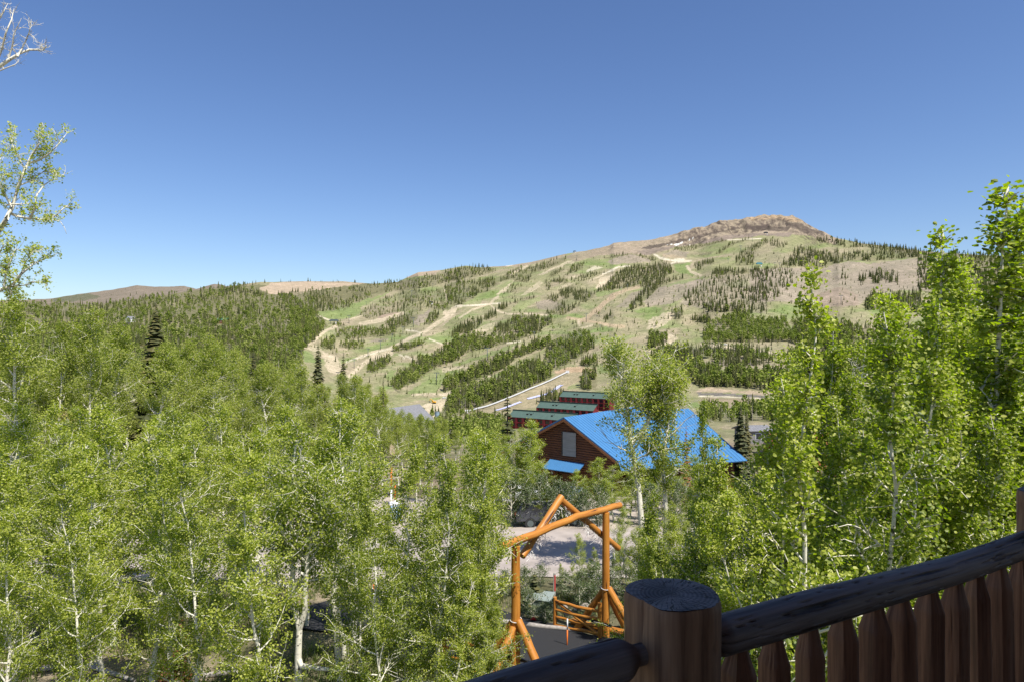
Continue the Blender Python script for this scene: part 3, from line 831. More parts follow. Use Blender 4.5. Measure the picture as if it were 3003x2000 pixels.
paint('A', [(1160, 880), (1280, 820), (1550, 780), (1520, 830), (1250, 890)], np.array((0.36, 0.27, 0.22)), 0.85)
paint('A', [(1690, 930), (1800, 820), (1950, 740), (1930, 830), (1850, 920), (1800, 980)], SCREE, 0.85)
paint('A', [(1030, 1200), (1200, 1140), (1360, 1150), (1280, 1190)], SCREE, 0.8)
paint('A', [(830, 1010), (980, 970), (990, 1010), (850, 1050)], np.array((0.36, 0.27, 0.22)), 0.8)
# grass runs
paint('A', [(380, 770), (600, 760), (950, 640), (1370, 505), (1360, 530), (1000, 700), (950, 810), (900, 850), (560, 890), (420, 830)], GREEN, 0.75)
paint('A', [(1900, 1130), (2355, 950), (2355, 1130), (2100, 1210)], GREEN, 0.6)
paint('B', [(540, 915), (620, 850), (760, 810), (720, 905), (600, 920)], GREEN, 0.9)
paint('B', [(250, 1015), (420, 920), (560, 900), (500, 1010)], GREEN, 0.5)
paint('B', [(1690, 1150), (1840, 1130), (1950, 1170), (1900, 1205), (1720, 1185)], GREEN, 0.9)
paint('B', [(910, 1110), (1050, 960), (1380, 890), (1260, 990), (1100, 1090)], GREEN, 0.5)
paint('C', [(1050, 740), (1320, 700), (1240, 790), (1350, 890), (1180, 865), (1120, 850)], GREEN, 0.9)
paint('C', [(480, 1400), (700, 1320), (900, 1340), (850, 1413)], GREEN, 0.9)
paint('C', [(950, 1050), (1100, 970), (1500, 900), (1480, 915), (1200, 1000)], GREEN, 0.6)
paint('C', [(1640, 660), (1850, 640), (1830, 670)], GREEN, 0.7)
paint('C', [(0, 1115), (450, 1065), (300, 1120), (0, 1190)], GREEN, 0.7)
paint('E', [(1600, 720), (1900, 540), (2200, 420), (2355, 380), (2300, 480), (2100, 560), (2050, 700), (1900, 720)], GREEN, 0.75)
paint('E', [(190, 290), (190, 120), (340, 190), (340, 300)], GREEN, 0.8)
paint('E', [(660, 290), (800, 230), (1000, 200), (900, 270), (700, 310)], GREEN, 0.7)
paint('E', [(1030, 90), (1280, 30), (1320, 70), (1100, 110)], GREEN, 0.8)
paint('E', [(1300, 470), (1400, 400), (1480, 380), (1440, 480), (1350, 550)], GREEN, 0.8)
paint('F', [(100, 560), (500, 440), (900, 300), (1050, 260), (950, 330), (600, 470), (200, 570)], GREEN, 0.7)
paint('F', [(1920, 110), (2200, 50), (2355, 60), (2355, 100), (1950, 130)], GREEN, 0.9)
paint('F', [(330, 870), (600, 760), (900, 620), (1000, 600), (840, 720), (500, 850)], GREEN, 0.6)
# bare dirt
paint('B', [(720, 865), (860, 760), (1000, 670), (970, 705), (870, 815), (760, 885)], DIRT, 0.7)
paint('B', [(1060, 885), (1200, 765), (1330, 690), (1400, 700), (1300, 790), (1130, 875)], DIRT, 0.6)
paint('B', [(1300, 605), (1430, 540), (1690, 418), (1750, 400), (1820, 425), (1700, 455), (1480, 545), (1350, 608)], DIRT, 0.7)
paint('B', [(860, 612), (1010, 522), (1160, 470), (1185, 480), (1050, 562), (900, 622)], DIRT, 0.75)
paint('B', [(470, 612), (740, 545), (890, 512), (780, 560), (560, 622)], DRY, 0.7)
paint('B', [(2130, 760), (2250, 620), (2355, 580), (2300, 700), (2200, 780)], DIRT, 0.65)
paint('B', [(0, 1110), (170, 1050), (235, 1040), (190, 1110), (110, 1210), (0, 1300)], DIRT, 0.85)
paint('B', [(380, 1413), (560, 1280), (800, 1240), (700, 1320), (600, 1400)], DIRT, 0.6)
paint('B', [(1970, 530), (2090, 480), (2180, 505), (2000, 560)], PALE, 0.6)
paint('B', [(1720, 640), (1850, 590), (1980, 570), (1800, 640)], DIRT, 0.6)
paint('B', [(1560, 780), (1720, 720), (1800, 720), (1620, 790)], DIRT, 0.6)
paint('C', [(900, 645), (1190, 652), (1215, 630), (1050, 605), (900, 600)], ORANGE, 0.5)
paint('C', [(60, 905), (225, 870), (125, 1005), (30, 1075), (0, 1060)], DIRT, 0.8)
paint('C', [(1060, 660), (1180, 650), (1310, 690), (1130, 700)], PALE, 0.8)
paint('E', [(440, 140), (640, 210), (700, 320), (720, 400), (640, 470), (500, 400), (470, 260)], DIRT, 0.75)
paint('E', [(180, 80), (350, 50), (480, 150), (330, 150)], DIRT, 0.7)
paint('E', [(1580, 1000), (1700, 930), (1920, 850), (2100, 785), (2160, 800), (2100, 970), (2000, 1060), (1700, 1050)], DIRT, 0.95)
paint('E', [(1400, 170), (1850, 40), (1900, 60), (1600, 170)], DRY, 0.5)
paint('F', [(150, 1300), (450, 1190), (950, 1000), (1480, 760), (1560, 640), (1700, 590), (2120, 610), (2120, 720), (1880, 790), (1750, 860), (1650, 970), (1250, 1150), (1000, 1190), (500, 1290)], np.array((0.40, 0.335, 0.225)), 0.9)
paint('F', [(1510, 660), (1700, 595), (1900, 585), (2120, 615), (2110, 670), (1750, 665), (1600, 680)], np.array((0.52, 0.37, 0.255)), 0.9)
paint('F', [(0, 610), (290, 570), (310, 590), (150, 645), (0, 660)], DIRT, 0.7)
paint('F', [(1750, 530), (1950, 430), (2050, 360), (2060, 500), (1900, 600)], DRY, 0.7)
paint('G', [(0, 230), (180, 150), (300, 160), (250, 260), (120, 330), (0, 340)], DIRT, 0.7)
paint('G', [(225, 400), (260, 385), (345, 440), (270, 495), (100, 555), (0, 590), (0, 560), (180, 500)], DIRT, 0.9)
paint('G', [(540, 1035), (700, 1002), (1000, 1028), (1340, 1058), (1700, 1080), (1700, 1110), (1330, 1092), (900, 1062), (560, 1064)], PINK, 0.95)
paint('G', [(560, 1062), (900, 1070), (1350, 1098), (1350, 1122), (900, 1100), (590, 1096)], np.array((0.20, 0.18, 0.175)), 0.95, False)
paint('G', [(600, 1120), (1300, 1140), (1640, 1160), (2355, 1180), (2355, 1250), (1600, 1260), (900, 1290), (600, 1220)], np.array((0.37, 0.29, 0.21)), 0.85)
paint('G', [(640, 700), (1000, 640), (1450, 660), (1450, 780), (800, 790)], SCREE, 0.5)
# tracks
track('A', [(370, 790), (400, 830), (470, 865), (550, 890)], 3, PALE)
track('A', [(190, 1270), (340, 1170), (430, 1090), (490, 1040), (640, 975)], 9, DIRT)
track('A', [(980, 940), (1280, 890), (1560, 800)], 11, DIRT, 0.8)
track('A', [(820, 880), (1000, 830)], 4, DIRT, 0.8)
track('A', [(2355, 700), (2240, 740), (2150, 860), (1980, 970), (1850, 1060), (1640, 1150), (1480, 1240), (1380, 1290), (1200, 1320), (940, 1413)], 11, DIRT, 0.85)
track('A', [(2355, 760), (2200, 880), (2050, 1000), (1850, 1110)], 7, DRY, 0.8)
track('A', [(1600, 1030), (1750, 1045), (1830, 1085)], 4, PALE)
track('A', [(1900, 1140), (2000, 1180), (2100, 1215)], 3, PALE)
track('A', [(2130, 450), (2170, 600), (2190, 690)], 4, DIRT)
track('E', [(780, 290), (880, 250), (1080, 190), (1250, 140), (1400, 100)], 4, PALE, 0.8)
track('E', [(830, 480), (930, 390), (1020, 310), (1150, 220), (1400, 170)], 13, DIRT, 0.9)
track('E', [(1510, 185), (1550, 200), (1580, 240)], 3, PALE)
track('E', [(1600, 205), (1720, 260)], 3.5, PALE)
track('E', [(1440, 690), (1700, 600), (1800, 560)], 4, DRY)
track('E', [(1690, 740), (1950, 725), (2170, 745)], 6, DIRT)
track('E', [(2170, 290), (2355, 230)], 4, DRY)
track('B', [(170, 1030), (500, 1015), (640, 1000), (790, 988)], 4.5, PALE)
track('B', [(640, 1000), (700, 1060), (760, 1100), (900, 1140), (1100, 1130), (1440, 1155)], 4.5, DIRT)
track('B', [(220, 1190), (400, 1080), (600, 1010)], 5, DIRT, 0.8)
track('B', [(640, 1000), (700, 940), (760, 900)], 7, DIRT, 0.7)
track('B', [(2355, 880), (2200, 1010), (2060, 1130), (1980, 1210), (1870, 1240)], 13, ORANGE, 0.9)
track('B', [(1720, 1190), (1870, 1215), (2000, 1235), (2200, 1270), (2355, 1300), (2500, 1310)], 8, ORANGE, 0.9)
track('B', [(1870, 1235), (1880, 1290)], 9, DIRT)
track('B', [(2200, 590), (2355, 530)], 5, PALE)
track('B', [(2000, 690), (2200, 600)], 5, DIRT, 0.7)
track('B', [(1900, 1340), (2060, 1290)], 8, DIRT, 0.7)
track('C', [(800, 600), (880, 650), (1130, 700), (1310, 688)], 6, PALE)
track('C', [(1030, 725), (1130, 697)], 5, PALE)
track('C', [(1250, 770), (1300, 840), (1440, 890)], 8, DIRT)
track('C', [(160, 840), (300, 770), (440, 760)], 5, PALE)
track('C', [(0, 1400), (100, 1270), (260, 1150), (400, 1090), (580, 1050)], 11, ORANGE, 0.85)
track('C', [(1800, 400), (2150, 385), (2270, 380)], 3, PALE)
track('C', [(1300, 700), (1600, 640), (1850, 600)], 4, DRY)
track('F', [(250, 890), (450, 800), (620, 720), (800, 640), (950, 540), (1150, 440), (1400, 330)], 5, DRY, 0.85)
track('F', [(0, 965), (280, 900)], 7, DIRT)
track('F', [(620, 720), (720, 750), (800, 745)], 4, DIRT)
track('F', [(770, 735), (840, 700)], 4, DIRT)
track('F', [(300, 590), (400, 620)], 4, DIRT)
track('F', [(880, 265), (1070, 240)], 4, PALE)
track('F', [(0, 545), (300, 420)], 5, DRY)
track('G', [(620, 510), (860, 530), (1000, 552), (1400, 605), (1900, 625), (2300, 645)], 7, DIRT)
track('G', [(590, 1104), (900, 1110), (1400, 1137), (1640, 1148), (2300, 1190)], 3.5, PALE)
track('G', [(800, 1290), (1200, 1300)], 3, PALE)
track('G', [(230, 150), (300, 160)], 4, DIRT)


def build_terrain():
    ys = np.concatenate([np.arange(-30, 131, 1.0), 130 + (np.arange(1, 90) / 89.0) ** 1.25 * 450, np.arange(587, 2520, 4.2), np.arange(2530, 4100, 16), np.arange(4150, 9000, 300)])
    s = np.linspace(-1, 1, 1240)
    Yg, Sg = np.meshgrid(ys, s, indexing='ij')
    Xg = Sg * (85 + 0.93 * np.maximum(Yg, 0))
    Zg = terrain(Xg, Yg)
    n, m = Yg.shape
    V = np.stack([Xg, Yg, Zg], -1).reshape(-1, 3)
    i = np.arange(n - 1)[:, None] * m
    j = np.arange(m - 1)[None, :]
    Q = np.stack([i + j, i + j + 1, i + m + j + 1, i + m + j], -1).reshape(-1, 4)
    me = big_mesh('terrain', V, [Q], M['ground'], smooth=True)
    X, Y, Z = V.T
    Yc = np.maximum(Y, 20)
    u = CU + F * X / Yc
    v = CV - F * Z / Yc
    cu = np.clip(((u - RU0) / RS).round().astype(int), 0, RW - 1)
    cv = np.clip(((v - RV0) / RS).round().astype(int), 0, RH - 1)
    far = cover[cv, cu]
    k = np.clip(0.5 + 1.3 * fbm(X / 5, Y / 5, 61, 4), 0, 1)[:, None]
    soil, litter, moss = np.array((0.30, 0.235, 0.18)), np.array((0.17, 0.135, 0.105)), np.array((0.11, 0.135, 0.05))
    k2 = np.clip(0.4 + 1.6 * fbm(X / 9, Y / 9, 71, 3), 0, 1)[:, None]
    near = (soil * k + litter * (1 - k)) * (1 - 0.6 * k2) + moss * 0.6 * k2
    w = np.clip((Y - 120) / 200, 0, 1)[:, None]
    C = near * (1 - w) + far * .74 * w
    a = me.attributes.new('cover', 'FLOAT_COLOR', 'POINT')
    a.data.foreach_set('color', np.concatenate([C, np.ones((len(C), 1))], 1).astype(np.float32).ravel())
    o = link('terrain', me)
    tag(o, kind='structure')


build_terrain()


# ------------------------------------------------------------------ foliage meshes
def leaf_block(pos, size, g, up=0.55, fold=0.14, shape='round'):
    """Folded leaves at pos. Returns verts, quads, tint."""
    n = len(pos)
    nrm = g.normal(0, 1, (n, 3)) * (1 - up) + np.array([0.15, -0.1, 1.0]) * up
    nrm /= np.linalg.norm(nrm, axis=1)[:, None]
    t = g.normal(0, 1, (n, 3))
    t -= (t * nrm).sum(1)[:, None] * nrm
    t /= np.linalg.norm(t, axis=1)[:, None] + 1e-9
    b = np.cross(nrm, t)
    if shape == 'round':
        sh = np.array([(0, -.5, 0), (.40, -.24, fold), (.44, .18, fold), (0, .56, 0), (-.44, .18, fold), (-.40, -.24, fold)])
    else:
        sh = np.array([(0, -.5, 0), (.16, -.2, .03), (.14, .2, .03), (0, .6, 0), (-.14, .2, .03), (-.16, -.2, .03)])
    sz = size * g.uniform(.65, 1.2, n)
    V = pos[:, None, :] + sz[:, None, None] * (sh[None, :, 0, None] * b[:, None, :] + sh[None, :, 1, None] * t[:, None, :] + sh[None, :, 2, None] * nrm[:, None, :])
    base = np.arange(n)[:, None] * 6
    Q = np.concatenate([base + np.array([[0, 1, 2, 3]]), base + np.array([[0, 3, 4, 5]])])
    tint = np.repeat(np.clip(g.normal(.48, .22, n), 0.02, .98), 6)
    return V.reshape(-1, 3), Q, tint


class Wood:
    def __init__(self):
        self.V, self.Q, self.n = [], [], 0

    def tube(self, pts, rad, sides):
        V, Q, _ = tube(pts, rad, sides)
        self.V.append(V)
        self.Q.append(Q + self.n)
        self.n += len(V)

    def mesh(self, name, mat):
        return big_mesh(name, np.concatenate(self.V), [np.concatenate(self.Q)], mat, smooth=True)


def limb(g, p0, d0, L, n, wig, lift=0.0):
    p, d = [np.array(p0, float)], np.array(d0, float)
    for _ in range(n):
        d = d + g.normal(0, wig, 3) + np.array((0, 0, lift))
        d /= np.linalg.norm(d)
        p.append(p[-1] + d * L / n)
    return np.array(p)


def aspen(name, seed, H, r0, lo, cw, nb, nleaf, lsize, stems=None, up=0.5, bare=0.0, twigs=6, mat='leaf', peak=0.32, spread=0.10, lean=0.03, taper=0.75):
    """An aspen of height H: tapering pale trunk, limbs, twigs, and leaves hung round the twigs."""
    g = np.random.default_rng(seed)
    w = Wood()
    seg = []
    if stems is None:
        n = 13
        t = np.linspace(0, 1, n)
        wx = np.cumsum(g.normal(0, lean, n)) * H / n * 2.2
        wy = np.cumsum(g.normal(0, lean, n)) * H / n * 2.2
        stems = [np.stack([wx - wx[0], wy - wy[0], t * H], 1)]
    for si, st in enumerate(stems):
        st = np.asarray(st, float)
        L = np.concatenate([[0], np.cumsum(np.linalg.norm(np.diff(st, axis=0), axis=1))])
        tt = L / L[-1]
        rs = r0 * (0.75 if si else 1.0)
        rad = rs * (1 - tt) ** 0.85 + 0.006
        w.tube(st, rad, 7)
        z0, z1 = st[0][2], st[-1][2]
        for k in range(nb):
            f = lo + (0.985 - lo) * (k + g.uniform(0, 1)) / nb
            if z0 + f * (z1 - z0) < lo * H:
                continue
            o = np.array([np.interp(f, tt, st[:, c]) for c in range(3)])
            q = (o[2] / H - lo) / (1 - lo)
            prof = (q / peak) ** 0.6 if q < peak else max(0.09, ((1 - q) / (1 - peak)) ** taper)
            a = k * 2.4 + g.uniform(-.7, .7) + si * 1.3
            el = math.radians(g.uniform(10, 45) + 25 * q)
            Lb = cw * prof * g.uniform(.55, 1.15)
            d = np.array((math.cos(a) * math.cos(el), math.sin(a) * math.cos(el), math.sin(el)))
            b = limb(g, o, d, Lb, 5, 0.16, 0.05)
            rb = max(0.008, min(np.interp(f, tt, rad) * 0.6, 0.024 * Lb + 0.005))
            w.tube(b, rb * (1 - np.linspace(0, 1, 6)) ** 0.8 + 0.003, 5)
            isbare = g.uniform() < bare
            for m in range(twigs):
                ft = g.uniform(.18, 1.0)
                o2 = np.array([np.interp(ft, np.linspace(0, 1, 6), b[:, c]) for c in range(3)])
                d2 = (b[-1] - b[0]) / (np.linalg.norm(b[-1] - b[0]) + 1e-9) * 0.7 + g.normal(0, .6, 3) + np.array((0, 0, .12))
                d2 /= np.linalg.norm(d2)
                tw = limb(g, o2, d2, Lb * g.uniform(.22, .48) + .1, 3, .2)
                w.tube(tw, np.array([.008, .006, .0045, .003]) * (1 + H / 14), 3)
                if not isbare:
                    seg.append((tw[0], tw[1])); seg.append((tw[1], tw[2])); seg.append((tw[2], tw[3])); seg.append((tw[2], tw[3]))
            if not isbare:
                seg.append((b[3], b[4])); seg.append((b[4], b[5]))
    S = np.array(seg)
    ln = np.linalg.norm(S[:, 1] - S[:, 0], axis=1) + 0.05
    idx = g.choice(len(S), nleaf, p=ln / ln.sum())
    t = g.uniform(0, 1, nleaf)[:, None]
    pos = S[idx, 0] * (1 - t) + S[idx, 1] * t + g.normal(0, spread, (nleaf, 3))
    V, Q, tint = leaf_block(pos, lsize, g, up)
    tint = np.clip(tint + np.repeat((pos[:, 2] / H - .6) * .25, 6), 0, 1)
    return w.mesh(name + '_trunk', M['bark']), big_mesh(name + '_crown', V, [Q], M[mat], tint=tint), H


def conifer(name, seed, H, R, whorls, per, mat='needle', bark='bark_dark', droop=0.25, sparse=0.0):
    """Tapering trunk with whorls of drooping fronds, each frond a feathered spray."""
    g = np.random.default_rng(seed)
    w = Wood()
    w.tube(np.stack([np.zeros(6), np.zeros(6), np.linspace(0, H, 6)], 1), np.linspace(H * .016, .01, 6), 6)
    Vs, Qs, Ts, n = [], [], [], 0
    for k in range(whorls):
        f = (k + g.uniform(-.3, .3)) / whorls
        z = H * (0.06 + 0.93 * f)
        rr = R * (1 - max(f, 0)) ** 0.85 * g.uniform(.75, 1.15) + 0.06
        m = max(4, int(per * (1 - .55 * f)))
        for i in range(m):
            if g.uniform() < sparse:
                continue
            a = i * 6.283 / m + g.uniform(-.45, .45) + k
            r1 = rr * g.uniform(.65, 1.15)
            d = np.array((math.cos(a), math.sin(a), 0))
            side = np.array((-math.sin(a), math.cos(a), 0))
            pts = []
            wd = r1 * g.uniform(.30, .46) + .05
            dz = -droop * r1 * g.uniform(.5, 1.3)
            base = np.array((0, 0, z))
            for s_, wv in ((.12, .25), (.45, 1.0), (.75, .7), (1.0, .05)):
                c = base + d * r1 * s_ + np.array((0, 0, dz * s_ ** 1.3 + g.normal(0, .02) * r1))
                pts += [c - side * wd * wv + np.array((0, 0, -.35 * wd * wv)), c + np.array((0, 0, .18 * wd * wv)), c + side * wd * wv + np.array((0, 0, -.35 * wd * wv))]
            Vs.append(np.array(pts))
            q = []
            for s_ in range(3):
                b = n + s_ * 3
                q += [(b, b + 1, b + 4, b + 3), (b + 1, b + 2, b + 5, b + 4)]
            Qs.append(np.array(q))
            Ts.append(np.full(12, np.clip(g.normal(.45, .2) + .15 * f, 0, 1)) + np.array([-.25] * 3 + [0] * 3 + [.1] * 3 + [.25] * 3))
            n += 12
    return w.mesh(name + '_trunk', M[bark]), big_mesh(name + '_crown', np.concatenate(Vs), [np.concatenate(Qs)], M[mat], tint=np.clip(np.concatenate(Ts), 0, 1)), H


def place(tmpl, loc, H, rz, label, cat, group=None, name='aspen_tree', wide=1.0, lean=(0, 0), mats=None):
    tr, cr, Hn = tmpl
    o = empty(name, loc, rz, label, cat, group)
    s = H / Hn
    o.scale = (s * wide, s * wide, s)
    o.rotation_euler = (lean[0], lean[1], rz)
    link('trunk', tr, o)
    link('crown', cr, o)
    return o


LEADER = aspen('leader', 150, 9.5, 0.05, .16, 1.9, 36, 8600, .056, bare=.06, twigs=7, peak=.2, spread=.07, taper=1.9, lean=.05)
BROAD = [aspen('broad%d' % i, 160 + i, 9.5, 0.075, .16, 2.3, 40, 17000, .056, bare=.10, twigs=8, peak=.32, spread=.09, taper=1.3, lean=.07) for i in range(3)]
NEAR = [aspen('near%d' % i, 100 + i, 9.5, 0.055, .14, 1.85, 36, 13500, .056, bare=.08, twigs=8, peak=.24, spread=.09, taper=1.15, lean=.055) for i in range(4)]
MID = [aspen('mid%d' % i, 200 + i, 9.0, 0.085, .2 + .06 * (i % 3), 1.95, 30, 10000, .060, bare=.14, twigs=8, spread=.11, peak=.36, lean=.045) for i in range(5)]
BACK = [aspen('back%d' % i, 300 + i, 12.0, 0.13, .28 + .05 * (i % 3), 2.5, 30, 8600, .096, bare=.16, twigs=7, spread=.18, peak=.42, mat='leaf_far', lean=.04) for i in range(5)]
SHRUB = [aspen('shrub%d' % i, 400 + i, 1.6, .02, .05, .95, 16, 2200, .05, twigs=6, mat='leaf_shrub', spread=.07, peak=.4) for i in range(2)]
YELL = aspen('yellow', 450, 7.0, .05, .2, 1.9, 28, 5200, .08, mat='leaf_yellow', spread=.13)
CON = [conifer('fir%d' % i, 500 + i, 14.0, 2.4 - .2 * i, 84, 14, droop=.42) for i in range(3)]


def gz(X, Y):
    return float(terrain(X, Y))


ENV = np.array([(-400, 870), (0, 890), (30, 868), (56, 860), (120, 880), (150, 910), (190, 968), (225, 940), (245, 918), (270, 945), (296, 962), (336, 960), (400, 1012), (510, 1008), (560, 985), (590, 980), (637, 1003), (713, 1023), (866, 1030),
                (897, 1070), (968, 1090), (1045, 1096), (1110, 1112), (1146, 1165), (1200, 1205), (1300, 1225), (1380, 1250), (1480, 1265), (1500, 1262), (1560, 1232), (1600, 1330), (1625, 1400), (1650, 1440)])

USED = []


def free(X, Y, d):
    return all((X - a) ** 2 + (Y - b) ** 2 > d * d for a, b in USED)


def road_or_drive(X, Y):
    if 31.0 < Y < 42.5 and X < 16:
        return True
    # the drive runs through the gate towards the upper left
    ax, ay = 1.7, 22.0
    s = (X - ax) * (-.78) + (Y - ay) * .625
    w = (X - ax) * .625 + (Y - ay) * .78
    if -8 < s < 12 and abs(w) < 3.3:
        return True
    return False


def add(tm, u, vtop, Y, label, group, cat='aspen', wide=1.0, name='aspen_tree', rz=None, lean=(0, 0)):
    X = (u - CU) / F * Y
    z = gz(X, Y)
    H = (CV - vtop) / F * Y - z
    USED.append((X, Y))
    return place(tm, (X, Y, z - .05), H, RNG.uniform(0, 6.28) if rz is None else rz, label, cat, group, name, wide, lean)


# --- near aspens beyond the railing on the right
R1 = 'young aspens just beyond the right hand deck rail'
add(LEADER, 2415, 775, 8.0, 'slender young aspen whose bare-tipped leader stands clear above the scree slope', None, wide=.95)
add(NEAR[1], 2555, 905, 8.6, 'slim green-stemmed aspen behind the rail, second trunk right of the newel post', None)
add(NEAR[2], 2640, 885, 9.8, 'slim aspen with leaning lower stem right of the second trunk behind the rail', None)
add(LEADER, 2905, 545, 10.0, 'tallest aspen at the right edge, its leafy top highest against the sky', None, wide=1.45)
add(LEADER, 2745, 668, 10.6, 'aspen with a narrow leafy spire against the skyline, left of the tallest one', None, wide=1.1)
add(LEADER, 2995, 600, 10.3, 'leafy aspen at the far right edge behind the second railing post', None, wide=1.1)
for (u, v, Y, k) in ((2250, 1095, 11.0, 1), (2150, 1300, 12, 3), (2060, 1360, 13.2, 0), (1945, 1440, 14.5, 2), (2500, 1080, 12, 1), (2690, 960, 12.4, 3),
                     (2820, 880, 12.8, 0), (2955, 880, 12.2, 1), (2340, 1200, 11.5, 2), (2240, 1420, 10.2, 0), (2580, 1180, 10.6, 3), (2760, 1080, 10.2, 1), (2900, 1010, 10.8, 2),
                     (1880, 1560, 14, 1), (2110, 1480, 11, 2), (2400, 1330, 9.6, 3), (2660, 1250, 9.2, 0), (2850, 1200, 9.2, 1), (2000, 1540, 12.4, 3)):
    add(NEAR[k], u, v, Y, 'dense leafy young aspen packed in the thicket behind the right hand rail', R1)
add(NEAR[1], 2084, 1162, 15.0, 'thin young aspen spire standing over the right part of the blue roof', None, wide=.55)
for (u, v, Y, k) in ((2570, 850, 13.5, 0), (2655, 830, 13.8, 1), (2830, 770, 13.2, 2), (2480, 960, 13.4, 1), (2330, 1040, 13.6, 2), (2975, 735, 14, 0)):
    add(BROAD[k], u, v, Y, 'broad leafy aspen filling the thicket between the taller ones on the right', 'broad aspens of the right hand thicket')
for (u, v, Y, k) in ((2330, 1120, 17, 0), (2500, 1000, 18, 1), (2700, 930, 18, 2), (2870, 860, 19, 3), (3020, 840, 17, 4), (2200, 1330, 18, 1), (2060, 1420, 20, 2), (2380, 1260, 22, 3), (2620, 1150, 23, 0), (2840, 1060, 22, 1), (1960, 1500, 20, 4), (2960, 1020, 25, 2), (2160, 1430, 24, 3), (1890, 1545, 22, 0)):
    add(MID[k], u, v, Y, 'aspen in the second row behind the right hand thicket', 'second row aspens behind the right hand thicket', wide=1.05)

# --- pair of tall white aspens before the blue roofed house
g_ = 12.0
st_a = [(0, 0, 0), (.02, 0, 2.5), (-.12, 0, 4.2), (-.45, 0.1, 6.2), (-.62, 0.1, 8.0), (-1.0, .1, 9.6), (-1.35, 0, 11.0)]
st_b = [(-.45, .1, 6.2), (.25, .2, 7.0), (.85, .3, 8.2), (1.0, .3, 9.4)]
TWIN_A = aspen('twin_a', 611, 11.2, .17, .36, 2.3, 40, 13000, .088, stems=[st_a, st_b], bare=.12, spread=.15, peak=.5, twigs=7, mat='leaf_far')
st_c = [(0, 0, 0), (.05, 0, 3), (-.1, 0, 5), (.1, 0, 6.6), (.4, .1, 8.0), (.6, .1, 9.4)]
TWIN_B = aspen('twin_b', 612, 9.6, .13, .38, 2.2, 38, 11000, .088, stems=[st_c], bare=.12, spread=.15, peak=.5, twigs=7, mat='leaf_far')
add(TWIN_A, 1880, 985, 32.0, 'tall white-trunked aspen with a rounded crown in front of the blue roof', None, rz=0.0)
add(TWIN_B, 1950, 1085, 32.8, 'shorter white aspen right of the tall one before the blue roof', None, rz=0.3)

# --- white forked aspen, lower left of centre
st1 = [(0, 0, 0), (.04, 0, .9), (.02, 0, 1.6), (.05, 0, 2.35), (-.12, 0, 3.3), (-.13, .1, 4.4), (-.2, .1, 5.4), (-.1, .1, 6.6), (0, .1, 7.4)]
st2 = [(.05, 0, 2.35), (.2, -.05, 2.8), (.24, -.1, 3.6), (.30, -.1, 4.3), (.55, -.15, 5.0), (.7, -.1, 5.8)]
st3 = [(.02, 0, 1.62), (.12, -.05, 1.45), (.6, -.12, 1.42), (1.15, -.2, 1.4), (1.5, -.25, 1.6)]
FORK = aspen('fork', 620, 7.4, .10, .34, 1.7, 26, 12500, .058, stems=[st1, st2, st3], bare=.05, spread=.10, twigs=7)
add(FORK, 872, 1235, 17.0, 'white aspen forking low into two stems with one level side branch', None, rz=0.0)

add(MID[3], 445, 1255, 17.6, 'thick pale-trunked aspen at bottom left with its trunk base in view', None, wide=1.2)
# --- old tree at the left edge: limbs reach in from a trunk outside the frame
def z1(x, y, Y=21.0):
    return np.array(P(x / 1.7425, y / 1.7425, Y))


